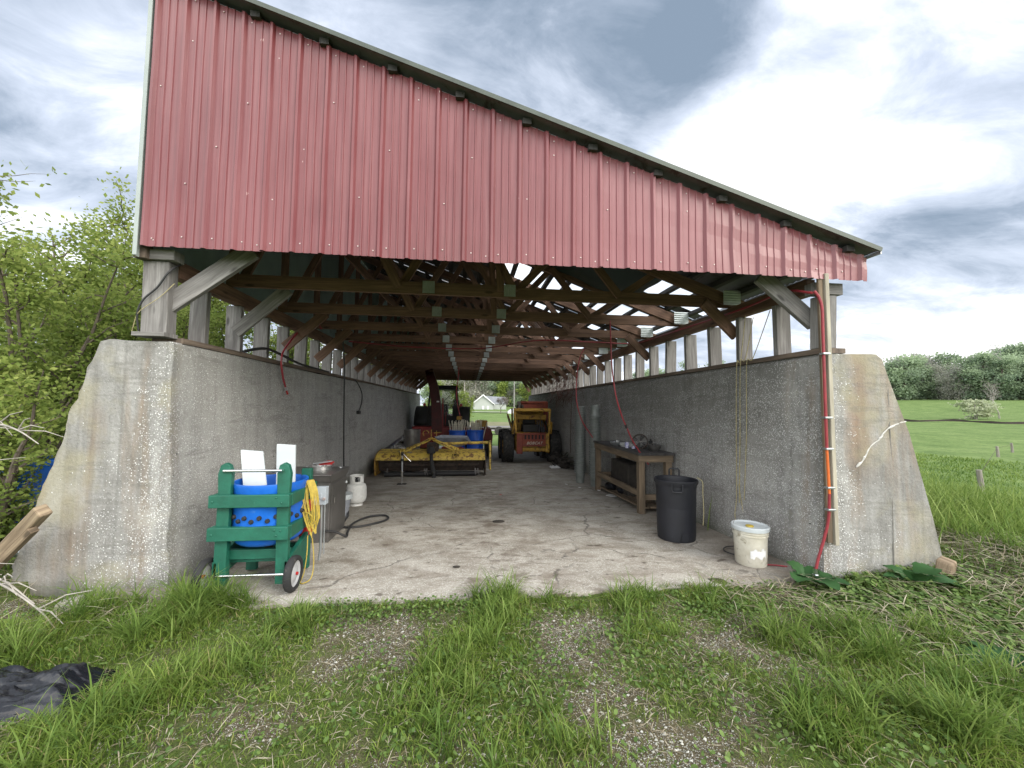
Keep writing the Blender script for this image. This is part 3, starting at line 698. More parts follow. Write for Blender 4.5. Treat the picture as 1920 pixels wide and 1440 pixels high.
# posts: wide face looks out of the front
def post(x0, x1, y, z0, z1, t, m='wood_grey'):
    b = MB(); zc_ = (z0+z1)/2; sk_ = RNG.uniform(-.008, .008)
    b.obox(((x0+x1)/2, y+t/2, zc_), ((x1-x0)/2, 0, 0), (0, t/2, 0), (sk_, RNG.uniform(-.006, .006), (z1-z0)/2))
    return b.build('post', m, shed, bevel=.006)
post(-2.65, -2.455, .01, 2.01, 2.60, .11)
post(3.085, 3.235, -.345, 1.99, 2.46, .12)
for k in range(29):
    y = .50+.565*k
    if y < 16.3: post(-2.62+RNG.uniform(-.01, .01), -2.465+RNG.uniform(-.01, .01), y, 1.985, 2.50, .06)
    y = .16+.555*k
    if y < 16.3: post(3.09+RNG.uniform(-.005, .005), 3.25+RNG.uniform(-.01, .01), y, 1.988, 2.50, .06)
# headers carrying the trusses
for x, y0 in ((-2.50, .13), (3.13, -.2)):
    b = MB(); b.bar((x, y0, 2.575), (x, 16.4, 2.575), .145, .09); b.build('header_beam', 'wood_brown', shed)
b = MB(); b.bar((-2.66, .03, 2.645), (-2.40, .03, 2.645), .08, .12, (0, 0, 1)); b.build('header_beam', 'wood_grey', shed)
b = MB(); b.bar((3.02, -.30, 2.52), (3.30, -.30, 2.52), .10, .10); b.build('header_beam', 'wood_grey', shed)
TR_Y = [.91+1.118*k for k in range(14)]
ZB = 2.725
def topz(x): return roof_z(x)-.075
def truss(y):
    t = thing('roof_truss', None, None, (.35, y, ZB)); t.parent = shed; t.location = Vector((.35, y, ZB))-origin(shed)
    for x0, x1, dy in ((-2.52, .44, -.022), (.30, 3.24, .022)):
        b = MB(); b.bar((x0, y+dy, ZB), (x1, y+dy, ZB+.004), .135, .038); b.build('bottom_chord', 'wood_brown', t)
    xa, xb = -2.55, 3.34
    b = MB(); b.bar((xa, y, topz(xa)-.07), (xb, y, topz(xb)-.07), .135, .038); b.build('top_chord', 'wood_brown', t)
    nodes_b = [-2.42, -.78, .50, 1.72]; nodes_t = [-1.62, -.12, 1.15, 2.2]
    segs = [((-2.45, ZB), (-2.45, topz(-2.45)-.1))]
    for i, xb_ in enumerate(nodes_b):
        segs.append(((xb_, ZB), (nodes_t[i], topz(nodes_t[i])-.08)))
        if i+1 < len(nodes_b): segs.append(((nodes_t[i], topz(nodes_t[i])-.08), (nodes_b[i+1], ZB)))
    segs.append(((.34, ZB), (.28, topz(.28)-.08)))
    for k, ((x0, z0), (x1, z1)) in enumerate(segs):
        b = MB(); yy = y+(.045 if k % 2 else -.045)
        b.bar((x0, yy, z0), (x1, yy, z1), .085, .036, (0, 1, 0) if False else (1, 0, .01)); b.build('web', 'wood_brown', t)
    for xg, wg in ((-.45, .13), (.44, .13), (3.10, .22)):
        v = []; nn = 13; 
        for i in range(nn):
            q = .004*(i % 2); 
            if xg > 3: v += [(xg-wg/2, y-.068-q, ZB-.05+.18*i/(nn-1)), (xg+wg/2, y-.068-q, ZB-.05+.18*i/(nn-1))]
            else: v += [(xg-wg/2+wg*i/(nn-1), y-.068-q, ZB-.06), (xg-wg/2+wg*i/(nn-1), y-.068-q, ZB+.075)]
        b = MB(); b.add(v, [(2*i, 2*i+1, 2*i+3, 2*i+2) for i in range(nn-1)]); b.build('gusset_plate', 'corr_plate', t)
    return t
tr0 = truss(TR_Y[0])
for y in TR_Y[1:]:
    if y < 16.2:
        c = dup(tr0, Vector((.35, y, ZB))-origin(shed), shed)
# front truss hidden behind the sheets: girts only
for z in (2.76, 3.5, 4.2):
    x1 = min(3.3, 3.427-(z+.1-2.7677)/ROOFK)
    b = MB(); b.bar((-2.5, fy_at(-2.5)+.055, z), (x1, fy_at(x1)+.055, z-.02), .09, .036); b.build('girt', 'wood_brown', shed)
# knee braces
def brace(p, q, w=.14, t=.04, m='wood_brown'):
    b = MB(); b.bar(p, q, w, t, (1, 0, .5)); return b.build('knee_brace', m, shed, bevel=.004)
brace((-2.50, .09, 2.26), (-1.86, .09, 2.76), .15, .045, 'wood_grey')
brace((3.15, -.20, 2.24), (2.62, -.20, 2.66), .15, .045, 'wood_grey')
for i, y in enumerate(TR_Y):
    if y > 16: continue
    z0 = 2.18+RNG.uniform(-.03, .03)
    brace((-2.46, y+.06, z0), (-1.95, y+.06, 2.68), .13, .04, 'wood_grey' if i < 1 else 'wood_brown')
    if i % 2 == 0 or i > 3: brace((3.12, y-.10, 2.30), (2.72, y-.10, 2.68), .13, .04)
# wide old boards nailed as wind bracing under the rafters
for (p, q) in (((-2.1, 1.4, 3.9), (-.9, 5.2, 2.85)), ((-1.7, 1.4, 4.0), (-.3, 5.6, 2.95)), ((.7, 3.0, 3.2), (2.4, 6.5, 2.84)), ((.75, 2.5, 3.35), (.2, 5.2, 3.6))):
    b = MB(); b.bar(p, q, .13, .03, (0, 0, 1)); b.build('wind_brace', 'wood_brown', shed)
# purlins on edge across the trusses, their ends show under the roof edge
for k in range(21):
    x = 3.25-.28*k; z = roof_z(x)+.0
    b = MB(); b.bar((x, fy_at(x)-.040 if k % 2 == 0 else .1, z+.006), (x, 16.45, z+.006), .050, .075); b.build('purlin', 'wood_dark', shed)
# roof sheets, each a corrugated strip running down the slope; some are translucent
def roof_sheet(y0, y1, x0, x1, mat, lift=0, name='roof_sheet'):
    nn = max(4, int((y1-y0)/.038)); v = []
    for i in range(nn+1):
        y = y0+(y1-y0)*i/nn; q = .007*math.cos(2*math.pi*(y)/.076)
        for x in (x0, (x0+x1)/2, x1):
            ys_ = y
            v.append((x, ys_, roof_z(x)+.040+q+lift))
    b = MB(); b.add(v, [(3*i+j, 3*i+j+1, 3*i+j+4, 3*i+j+3) for i in range(nn) for j in range(2)])
    return b.build(name, mat, shed, True)
def roof_front():
    # the front strip follows the skew of the front
    v = []; nn = 24
    for i in range(nn+1):
        t = i/nn
        for x in (-2.68, .4, 3.445):
            a = fy_at(x)-.10; y = a+(.42-a)*t; v.append((x, y, roof_z(x)+.040+.006*math.cos(2*math.pi*y/.076)))
    b = MB(); b.add(v, [(3*i+j, 3*i+j+1, 3*i+j+4, 3*i+j+3) for i in range(nn) for j in range(2)]); b.build('roof_sheet', 'roof_under', shed, True)
roof_front()
y = .40; i = 0
while y < 16.4:
    y1 = min(y+.78, 16.5); gp = -.009 if i % 2 else .03
    for j_ in range(3): roof_sheet(y+.26*j_, min(y+.26*(j_+1)-(.007 if RNG.random() < .5 else -.01), 16.5), -2.68, .52, 'roof_under', .001*((i+j_) % 2))
    trans = i in (3, 5, 7, 8, 10)
    if i == 0:
        roof_sheet(y, y1+.03, .45, 3.445, 'roof_under', .010)
    elif i == 1:
        roof_sheet(y, y1+.03, .45, 2.15, 'roof_under', .010); roof_sheet(y, y1+.03, 2.10, 3.445, 'skylight', .014, 'skylight_sheet')
    elif trans: roof_sheet(y, y1+.03, .45, 3.445, 'skylight', .010, 'skylight_sheet')
    else:
        for j_ in range(3): roof_sheet(y+.26*j_, min(y+.26*(j_+1)-(.009 if RNG.random() < .6 else -.01), 16.5), .45, 3.445, 'roof_under', .010)
    y = y1; i += 1
# roof edge trim along the front and eave flashing
b = MB(); a, c_ = (-2.70, fy_at(-2.7)-.105, roof_z(-2.7)+.045), (3.455, fy_at(3.455)-.105, roof_z(3.455)+.045)
b.bar(a, c_, .035, .012, (0, 0, 1)); b.bar((a[0], a[1]+.04, a[2]+.019), (c_[0], c_[1]+.04, c_[2]+.019), .006, .09); b.build('roof_edge_trim', 'roof_edge', shed)
b = MB(); b.bar((3.455, fy_at(3.45)-.10, roof_z(3.45)+.035), (3.455, 16.5, roof_z(3.45)+.035), .05, .01); b.build('eave_flashing', 'steel', shed)
# ribbed red front sheets
def rib_prof():
    out = []; p = .2286
    for s_, h in ((0, 0), (.016, .024), (.036, .024), (.052, 0), (.100, 0), (.104, .007), (.114, .007), (.118, 0), (.160, 0), (.164, .007), (.174, .007), (.178, 0)): out.append((s_, h))
    return out, p
prof, pitch = rib_prof()
x = -2.6; sheet = 0
while x < 3.42:
    v = []; f = []; tone = []; xe = min(x+.9144, 3.43)
    q = []; 
    for k in range(4):
        for s_, h in prof:
            xx = x+k*pitch+s_
            if xx <= xe+.001: q.append((xx, h))
    if xe-q[-1][0] > .002: q.append((xe, 0))
    q.append((xe+.03, .003)) if sheet < 6 else None
    rows = 7; lift = .002*(sheet % 2)
    dz0 = RNG.uniform(-.006, .004); sk_ = RNG.uniform(0, .26)
    for xx, h in q:
        zb, zt = fbot(xx)+dz0, roof_z(xx)
        for r_ in range(rows):
            t = r_/(rows-1); wob = .009*noise.noise(Vector((xx*2.5, t*3, sheet)))
            v.append((xx, fy_at(xx)-h-lift+wob, zb+(zt-zb)*t)); tone.append(sk_+.10*max(0, noise.noise(Vector((xx*.8, t*2, 5))))+.32*sm(-1.0, 2.8, xx))
    m_ = len(q)
    f = [(i*rows+j, (i+1)*rows+j, (i+1)*rows+j+1, i*rows+j+1) for i in range(m_-1) for j in range(rows-1)]
    b = MB(); b.add(v, f); o = b.build('siding_sheet', 'red_siding', shed)
    at = o.data.attributes.new('tone', 'FLOAT', 'POINT'); at.data.foreach_set('value', [min(t, 1) for t in tone])
    x = xe+.0; sheet += 1
# closure strip showing at the top of the sheets
b = MB(); b.bar((-2.6, fy_at(-2.6)+.012, roof_z(-2.6)-.01), (3.42, fy_at(3.42)+.012, roof_z(3.42)-.01), .035, .01); b.build('closure_strip', 'steel', shed)
# screws
scr = MB(); scr.ball((0, 0, 0), .0062, 8, 4, (1, .7, 1)); s0 = None
def screw(x, z, rib=0):
    global s0
    p = Vector((x, fy_at(x)-.003-rib, z))-origin(shed)
    if s0 is None: s0 = scr.build('screw', 'screw', shed, True, loc=(0, 0, 0)); s0.location = p
    else:
        c = s0.copy(); col.objects.link(c); c.parent = shed; c.location = p
for k in range(26):
    xx = -2.6+.085+pitch*k+RNG.uniform(-.005, .005); screw(xx, fbot(xx)+.075+RNG.uniform(-.012, .012))
for k in range(8): 
    xx = -2.6+.9144*k-.02 if k else -2.5; 
    if xx < 3.4: screw(xx, fbot(xx)+.05)
for k in range(25):
    xx = -2.6+.085+pitch*k; screw(xx, roof_z(xx)-.055)
for z in (3.15, 3.55, 3.95, 4.35):
    for k in range(8):
        xx = -2.6+.085+pitch*(3*k+(int(z*10) % 3))+RNG.uniform(-.004, .004)
        if xx < 3.4 and z < roof_z(xx)-.12: screw(xx, z+RNG.uniform(-.06, .06))
# high left side: green sheets from header to roof with corner trim
v = []; 
for i in range(int(16.6/.076)):
    yy = i*.076-.05; q = .012 if i % 3 == 0 else 0
    v += [(-2.664-q*.4, yy, 2.60), (-2.664-q*.4, yy, roof_z(-2.66)+.03)]
n2_ = len(v)//2
b = MB(); b.add(v, [(2*i, 2*i+1, 2*i+3, 2*i+2) for i in range(n2_-1)]); b.build('side_siding', 'green_metal', shed)
b = MB(); b.box((-2.63, fy_at(-2.6)-.03, 2.60), (-2.60, fy_at(-2.6)-.024, roof_z(-2.65)+.01)); b.box((-2.63, fy_at(-2.6)-.024, 2.60), (-2.624, .05, roof_z(-2.65)+.01)); b.build('corner_trim', 'green_trim', shed)
b = MB(); b.box((-2.66, fy_at(-2.6)+.03, 2.60), (-2.58, -.0, 4.7)); b.build('corner_post', 'wood_plate', shed)
# the back gable closed with sheets
v = []; 
for i in range(61):
    xx = -2.66+6.1*i/60; q = .012 if i % 3 == 0 else 0
    zb = 2.70
    v += [(xx, 16.46+q, zb), (xx, 16.46+q, roof_z(xx)+.05)]
b = MB(); b.add(v, [(2*i, 2*i+1, 2*i+3, 2*i+2) for i in range(60)]); b.build('back_gable', 'roof_under', shed)
brace((-2.42, 16.3, 2.25), (-1.9, 16.3, 2.72)); brace((3.10, 16.3, 2.18), (2.75, 16.3, 2.72))
# tarp sagging under the roof at the front right
tv = []; nn = 14
for j in range(nn+1):
    for i in range(nn+1):
        s_, t_ = i/nn, j/nn; xx = 1.15+1.2*s_; yy = .98+1.1*t_-.0*s_
        tv.append((xx, yy-.45*s_*0, roof_z(xx)-.13-.13*math.sin(math.pi*s_)*math.sin(math.pi*t_)-.02*noise.noise(Vector((xx*3, yy*3, 0)))))
b = MB(); b.add(tv, [(j*(nn+1)+i, j*(nn+1)+i+1, (j+1)*(nn+1)+i+1, (j+1)*(nn+1)+i) for j in range(nn) for i in range(nn)])
o = b.build('tarp', 'tarp', None, 'all', solid=.003); tag(o, 'dark green tarp sagging between the rafters under the roof at the front', 'tarp')
# pale new board fixed to the end of the right wall
b = MB(); b.bar((3.095, -.395, .31), (3.05, -.425, 2.62), .036, .045, (1, 0, 0)); o = b.build('upright_board', 'wood_new', None, bevel=.004)
o2 = MB(); o2.bar((3.045, -.392, .33), (3.005, -.42, 2.62), .045, .02, (1, 0, 0)); o2.build('edge_strip', 'wood_bench', o)
tag(o, 'long pale new timber upright fixed against the right concrete wall behind the red hose', 'board')

# ------------------------------------------------------------------ green wooden cart with the blue drum (a poultry plucker)
X0, X1, Y0, Y1 = -1.90, -1.38, -.19, .33
cart = thing('drum_cart', 'green wooden wheeled cart holding a blue plastic plucking drum, at the left wall', 'cart', (-1.64, .07, 0))
def gleg(p, q, w=.085, t=.04, upv=(1, 0, 0), nm='leg'):
    b = MB(); b.bar(p, q, w, t, upv); return b.build(nm, 'green_paint', cart, bevel=.005)
# front legs run up past the rail and carry the handle bar; outline narrows at the rounded top
for x, s in ((X0+.045, -1), (X1-.045, 1)):
    y = Y0+.03
    b = MB(); w2 = .045
    poly = [(x-w2+.01*s, y, .055), (x+w2+.01*s, y, .055), (x+w2, y, .75), (x+w2+.006, y, .90), (x+w2-.012, y, .965), (x, y, .985), (x-w2+.012, y, .965), (x-w2-.006, y, .90), (x-w2, y, .75)]
    b.prism(poly, (0, .045, 0)); b.build('leg', 'green_paint', cart, bevel=.005)
    gleg((x+.012*s*0, Y0+.09, .06), (x, Y0+.09, .86), .06, .04, (0, 1, 0), 'leg_doubler')
    gleg((x+.0, Y1-.03, .0), (x, Y1-.03, .87), .085, .045, (1, 0, 0))
for z, h in ((.70, .095), (.455, .10)):
    b = MB(); b.box((X0-.035, Y0-.022, z-h/2), (X1+.025, Y0+.022, z+h/2)); b.build('rail', 'green_paint', cart, bevel=.005)
    for x in (X0-.012, X1+.012):
        b = MB(); b.bar((x, Y0+.025, z), (x, Y1+.01, z+.0), h, .035); b.build('rail', 'green_paint', cart, bevel=.005)
    b = MB(); b.box((X0, Y1, z-h/2), (X1, Y1+.035, z+h/2)); b.build('rail', 'green_paint', cart, bevel=.005)
for x in (X0, X1):
    b = MB(); b.prism([(x-.016, Y0+.03, .10), (x-.016, Y0+.03, .23), (x-.016, Y0+.12, .27), (x-.016, Y1-.06, .36), (x-.016, Y1-.06, .14)], (.034, 0, 0)); b.build('side_board', 'green_paint', cart, bevel=.004)
b = MB(); b.box((X0+.01, Y0+.10, .225), (X1-.01, Y0+.14, .30)); b.build('cross_board', 'green_paint', cart, bevel=.004)
b = MB(); b.box((X0+.01, Y1-.10, .16), (X1-.01, Y1-.06, .24)); b.build('cross_board', 'green_paint', cart, bevel=.004)
b = MB(); b.box((X0+.02, Y0+.14, .19), (X1-.02, Y1-.1, .21)); b.build('shelf', 'green_paint', cart, bevel=.003)
b = MB(); b.tube([(X0+.04, Y0+.02, .925), (X1-.04, Y0+.02, .925)], .011, 12); b.build('handle_bar', 'chrome', cart, True)
b = MB(); b.tube([(X0-.07, Y0+.03, .13), (X1+.08, Y0+.03, .13)], .010, 12); b.build('axle', 'chrome', cart, True)
for x in (X0-.055, X1+.055):
    b = MB(); b.lathe([(.098, -.026), (.118, -.028), (.130, -.018), (.134, 0), (.130, .018), (.118, .028), (.098, .026), (.098, -.026)], (x, Y0+.03, .134), 36, 'x'); wh = b.build('wheel', 'black_rubber', cart, True)
    s_ = 1 if x > -1.6 else -1
    b = MB(); b.lathe([(.098, -.018), (.096, .014), (.075, .004), (.05, .012), (.025, .022), (.001, .022)] if s_ > 0 else [(.001, -.022), (.025, -.022), (.05, -.012), (.075, -.004), (.096, -.014), (.098, .018)], (x, Y0+.03, .134), 36, 'x'); b.build('rim', 'wheel_rim', wh, True)
    b = MB(); b.lathe([(.013, 0), (.013, .03*s_), (.001, .034*s_)], (x+.005*s_, Y0+.03, .134), 12, 'x'); b.build('hub_cap', 'red_plastic', wh, True)
# bolts
blt = MB(); blt.ball((0, 0, 0), .008, 8, 5, (1, .5, 1)); bo = None
for (x, z) in ((X1-.07, .725), (X1-.03, .685), (X1-.075, .48), (X1-.03, .475), (X1-.06, .44), (X0-.005, .70), (X0+.0, .455), (X1-.04, .93)):
    if bo is None: bo = blt.build('bolt', 'green_paint', cart, True, loc=(0, 0, 0)); c = bo
    else: c = bo.copy(); col.objects.link(c)
    c.location = Vector((x, Y0-.024 if z < .9 else Y0-.004, z))-origin(cart)
# the drum
DC = (-1.62, .075, 0); rd = .262
prof_ = [(.0, .325), (.17, .325), (rd-.045, .335), (rd-.018, .36), (rd-.006, .40), (rd, .48), (rd, .66), (rd+.004, .668), (rd+.004, .676), (rd, .684), (rd, .735), (rd+.006, .745), (rd+.008, .775), (rd+.014, .80), (rd+.012, .815), (rd-.004, .815), (rd-.008, .80), (rd-.010, .40), (.16, .36), (0, .36)]
b = MB(); b.lathe(prof_, DC, 56); drum = b.build('drum', 'blue_plastic', cart, True)
b = MB()
fg0 = None; fb = MB(); fb.lathe([(.001, .020), (.012, .020), (.017, .012), (.018, 0), (.010, -.003)][::-1], (0, 0, 0), 12, 'x')
for k in range(30):
    a = 2*math.pi*k/30+.05; z = .540+(.026 if k % 2 else 0)
    if fg0 is None: fg0 = fb.build('rubber_finger', 'black_rubber', drum, True, loc=(0, 0, 0)); c = fg0
    else: c = fg0.copy(); col.objects.link(c)
    c.location = (Vector(DC)+Vector((math.cos(a)*(rd-.002), math.sin(a)*(rd-.002), z)))-origin(drum); c.rotation_euler = (0, 0, a)
b = MB(); b.lathe([(.03, .2), (.03, .33)], DC, 12); b.lathe([(.001, .205), (.07, .205), (.07, .225), (.001, .225)], DC, 16); b.build('drive_shaft', 'rusty', cart, True)
b = MB(); b.box((-1.42, .20, .50), (-1.36, .30, .60)); b.build('motor_cover', 'red_plastic', cart, bevel=.01)
b = MB(); b.box((-1.45, .2, .30), (-1.36, .30, .38)); b.build('motor_cover', 'red_plastic', cart, bevel=.01)
b = MB(); b.box((-1.425, .215, .38), (-1.37, .29, .50)); b.build('motor', 'black_iron', cart, bevel=.01)
b = MB(); b.box((-1.355, .285, .545), (-1.255, .36, .70)); b.box((-1.325, .278, .60), (-1.29, .285, .65)); sb = b.build('switch_box', 'grey_box', cart, bevel=.006)
b = MB(); b.lathe([(.001, -.012), (.012, -.012), (.014, 0)], (-1.268, .283, .60), 10, 'y'); b.build('knob', 'screw', sb, True)
b = MB(); b.tube([(-1.30, .32, .56), (-1.295, .32, .15), (-1.31, .33, .05)], .011, 8); b.tube([(-1.275, .33, .56), (-1.27, .33, .10)], .006, 8); b.build('conduit', 'steel', cart, True)
# two boards standing in the drum
def slab_board(cs, t, label):
    b = MB(); b.prism(cs, t); o = b.build('cutting_board', 'white_plastic', None, bevel=.003)
    return tag(o, label, 'board')
slab_board([(-1.885, .09, 1.055), (-1.715, .09, 1.04), (-1.60, -.01, .60), (-1.78, -.01, .60)], (.004, .017, .004), 'white plastic board leaning to the left in the blue drum, the front one')
slab_board([(-1.625, .14, 1.10), (-1.475, .14, 1.09), (-1.47, .16, .56), (-1.62, .16, .56)], (.004, .017, .002), 'white plastic board standing upright in the blue drum, the taller one')
# yellow power cord hung in a hank on the cart
cord = MB(); r0 = random.Random(3)
for k in range(9):
    a0 = r0.uniform(-.012, .018); l = r0.uniform(.34, .46); w_ = r0.uniform(.005, .028)
    cx, cy = -1.325+.012*k*.5, .06+.01*k*.4
    cord.tube(curve([(cx-.03, cy+.03, .80), (cx-.03+a0-.02, cy-.01, .68), (cx-w_*.5+a0, cy-.02, .5), (cx+.03, cy-.02, .80-l), (cx+w_+.01, cy-.01, .80-l+.03), (cx+.05+a0, cy-.01, .5), (cx+.02, cy, .70), (cx-.028, cy+.03, .80)], 5), .0042, 6)
cord.tube(curve([(-1.30, .03, .36), (-1.29, .0, .22), (-1.30, -.02, .08), (-1.32, -.03, .012), (-1.29, -.05, .010), (-1.25, -.0, .03), (-1.245, .03, .15), (-1.27, .05, .33)], 5), .0042, 6)
cord.tube(curve([(-1.31, .05, .48), (-1.335, .05, .52), (-1.31, .03, .545), (-1.275, .03, .52), (-1.285, .04, .485), (-1.31, .05, .48)], 5), .0042, 6)
o = cord.build('power_cord', 'yellow_cord', None, True); tag(o, 'bright yellow power cord hanging in a long hank on the green cart', 'cord')

# ------------------------------------------------------------------ steel scalder cabinet
cab = thing('steel_cabinet', 'dark stainless steel cabinet with overhanging top beside the green cart', 'cabinet', (-1.78, 1.35, fz(1.3)))
zf = fz(1.3)
b = MB(); b.box((-2.24, 1.05, zf+.01), (-1.47, 1.62, .60)); b.build('body', 'steel_dark', cab, bevel=.004)
b = MB(); b.prism([(-2.26, 1.0, .675), (-1.45, 1.0, .675), (-1.45, 1.68, .665), (-2.26, 1.68, .665)], (0, 0, .012)); b.build('top', 'steel_dark', cab, bevel=.003)
b = MB(); b.prism([(-1.468, 1.04, .60), (-1.455, 1.0, .675), (-1.455, 1.68, .675), (-1.468, 1.63, .60)], (.006, 0, 0)); b.prism([(-2.24, 1.04, .60), (-2.24, 1.008, .675), (-1.46, 1.008, .675), (-1.47, 1.04, .60)], (0, .006, 0)); b.build('apron', 'steel_dark', cab)
b = MB(); b.box((-1.4695, 1.09, .05), (-1.462, 1.58, .57)); dr = b.build('door', 'steel_dark', cab, bevel=.002)
b = MB(); b.tube([(-1.462, 1.13, .44), (-1.445, 1.13, .44), (-1.445, 1.13, .36), (-1.462, 1.13, .36)], .005, 6); b.build('handle', 'chrome', dr, True)
b = MB(); b.lathe([(.001, .013), (.013, .013), (.016, 0), (.01, -.004)][::-1], (-1.466, 1.60, .50), 10, 'x'); b.build('knob', 'white_plastic', cab, True)
b = MB(); b.lathe([(.025, 0), (.025, .012), (.001, .012)][::1], (-1.53, 1.58, .677), 14); b.build('cap', 'steel', cab, True)
pan = thing('steel_pan', 'round shallow stainless pan standing on the dark steel cabinet', 'pan', (-1.70, 1.42, .677))
b = MB(); b.lathe([(.001, .002), (.112, .002), (.118, .008), (.121, .045), (.130, .048), (.130, .052), (.117, .051), (.113, .01), (.001, .008)], (-1.70, 1.42, .677), 36); b.build('dish', 'steel_bright', pan, True)
b = MB(); b.tube([(-1.83, 1.42, .715), (-1.855, 1.44, .72), (-1.855, 1.39, .72), (-1.83, 1.40, .715)], .004, 6); b.build('handle', 'steel', pan, True)
b = MB(); b.bar((-1.80, 1.44, .745), (-1.57, 1.40, .78), .014, .01); b.bar((-1.80, 1.45, .742), (-1.60, 1.47, .765), .014, .01); b.build('tongs', 'steel', None).name = 'tongs'
tag(bpy.data.objects['tongs'], 'thin steel tongs lying across the round pan', 'tongs')
b = MB(); b.bar((-1.74, 1.47, .738), (-1.58, 1.43, .752), .03, .012); b.tube([(-1.70, 1.50, .75), (-1.62, 1.44, .775), (-1.575, 1.47, .755)], .011, 8); o = b.build('pliers', 'red_plastic', None, bevel=.002)
tag(o, 'red handled tool lying in the round pan', 'tool')

# propane cylinder
def propane(x, y, label):
    z = fz(y); t = thing('gas_cylinder', label, 'gas cylinder', (x, y, z))
    b = MB(); b.lathe([(.085, 0), (.098, .0), (.098, .03), (.085, .035)], (x, y, z), 24); b.build('foot_ring', 'white_paint', t, True)
    b = MB(); b.lathe([(.001, .03), (.09, .035), (.135, .065), (.150, .11), (.152, .16), (.150, .265), (.135, .315), (.09, .345), (.001, .352)], (x, y, z), 36); b.build('tank', 'white_paint', t, True)
    b = MB(); 
    for k in range(24):
        a0, a1 = 2*math.pi*k/24, 2*math.pi*(k+1)/24
        lo = .34; hi = .46
        if k in (18, 19, 20): 
            hi = .37
            b.add([(x+math.cos(a)*.1, y+math.sin(a)*.1, z+h) for a, h in ((a0, .445), (a1, .445), (a1, .46), (a0, .46))], [(0, 1, 2, 3)])
        b.add([(x+math.cos(a)*.1, y+math.sin(a)*.1, z+h) for a, h in ((a0, lo), (a1, lo), (a1, hi), (a0, hi))], [(0, 1, 2, 3)])
    b.build('collar', 'white_paint', t, solid=.006)
    b = MB(); b.lathe([(.022, .34), (.022, .39), (.012, .39), (.012, .41), (.03, .412), (.03, .43), (.001, .43)], (x, y, z), 14); b.box((x-.05, y-.02, z+.37), (x, y+.02, z+.395)); b.build('valve', 'black_iron', t, True)
    return t
propane(-1.70, 2.95, 'white propane gas cylinder standing by the left wall behind the steel cabinet')
t = thing('plastic_tub', 'grey plastic tub with pale rim half hidden behind the steel cabinet', 'tub', (-1.72, 2.25, fz(2.2)))
b = MB(); b.lathe([(.001, .0), (.10, .0), (.135, .24), (.15, .245), (.15, .26), (.13, .26), (.095, .01), (.001, .01)], (-1.72, 2.25, fz(2.2)), 24); b.build('body', 'grey_tub', t, True)
b = MB(); b.lathe([(.152, .235), (.156, .25), (.156, .30), (.001, .305)], (-1.72, 2.25, fz(2.2)), 24); b.build('lid', 'white_plastic', t, True)

# hoses and cords
def hose(pts, r, mat, label, cat='hose', name='hose', n=8, sub=8, group=None):
    b = MB(); b.tube(curve(pts, sub), r, n); o = b.build(name, mat, None, True); tag(o, label, cat, group); return o
hose([(-2.24, 3.80, 2.58), (-2.22, 3.86, 2.1), (-2.21, 3.88, 1.43), (-2.19, 3.86, .9), (-2.0, 3.3, .35), (-1.75, 2.6, .10), (-1.60, 2.2, -.045), (-1.56, 1.95, -.05), (-1.50, 1.62, -.04), (-1.30, 1.62, -.045), (-1.08, 1.82, -.05), (-1.03, 2.02, -.06), (-1.12, 2.16, -.06), (-1.30, 2.08, -.055), (-1.40, 1.72, -.035), (-1.36, 1.36, -.03), (-1.33, 1.20, -.025), (-1.42, 1.12, .05), (-1.50, 1.0, .10)], .013, 'black_hose', 'black hose dropping from the roof and looping on the slab by the steel cabinet')
h = hose([(-2.30, 2.92, 2.62), (-2.30, 2.60, 2.70), (-2.30, 2.15, 2.45), (-2.31, 1.76, 2.14), (-2.31, 1.68, 1.98), (-2.31, 1.73, 1.80), (-2.32, 1.84, 1.66)], .0125, 'red_hose', 'red hose hanging over the left wall from the first roof braces')
b = MB(); b.tube([(-2.31, 1.69, 1.975), (-2.31, 1.70, 1.93)], .016, 10); b.tube([(-2.32, 1.84, 1.66), (-2.32, 1.87, 1.62)], .017, 8); b.build('fitting', 'steel', h, True)
b = MB(); b.tube([(-2.32, 1.87, 1.62), (-2.32, 1.91, 1.57)], .011, 8); b.build('nozzle', 'red_plastic', h, True)
hose([(-2.42, 1.06, 2.00), (-2.40, 1.22, 2.05), (-2.39, 1.5, 2.095), (-2.38, 1.9, 2.06), (-2.38, 2.4, 2.01), (-2.39, 3.0, 2.0), (-2.40, 3.6, 1.995)], .017, 'black_hose', 'thick black hose arched along the top of the left wall')
h = hose([(-2.40, 4.9, 1.98), (-2.37, 5.2, 1.93), (-2.35, 5.55, 1.72), (-2.35, 5.6, 1.52), (-2.345, 5.45, 1.36), (-2.34, 5.32, 1.30)], .011, 'black_hose', 'thin dark cable hanging down the middle of the left wall', 'cable', 'cable')
b = MB(); b.box((-2.36, 5.22, 1.24), (-2.30, 5.36, 1.31)); b.build('plug', 'black_rubber', h, bevel=.01)
hose([(-2.42, .12, 2.63), (-2.44, -.005, 2.52), (-2.52, -.012, 2.38), (-2.62, -.012, 2.27), (-2.665, .0, 2.15), (-2.67, .04, 1.98)], .0075, 'black_hose', 'black cable slanting across the grey corner post on the left', 'cable', 'cable')
hose([(-2.41, .01, 2.42), (-2.50, -.008, 2.30), (-2.62, -.01, 2.20), (-2.67, .0, 2.14), (-2.72, .03, 2.02)], .003, 'twine', 'thin twine tied round the grey corner post on the left', 'twine', 'twine')
h = hose([(2.93, -.44, 2.46), (2.965, -.45, 2.40), (2.985, -.455, 2.30), (2.985, -.455, 2.1), (2.985, -.455, 1.76), (2.985, -.455, 1.40), (2.985, -.455, 1.12)], .0115, 'red_hose', 'red hose clipped to the pale upright board on the right', name='hose')
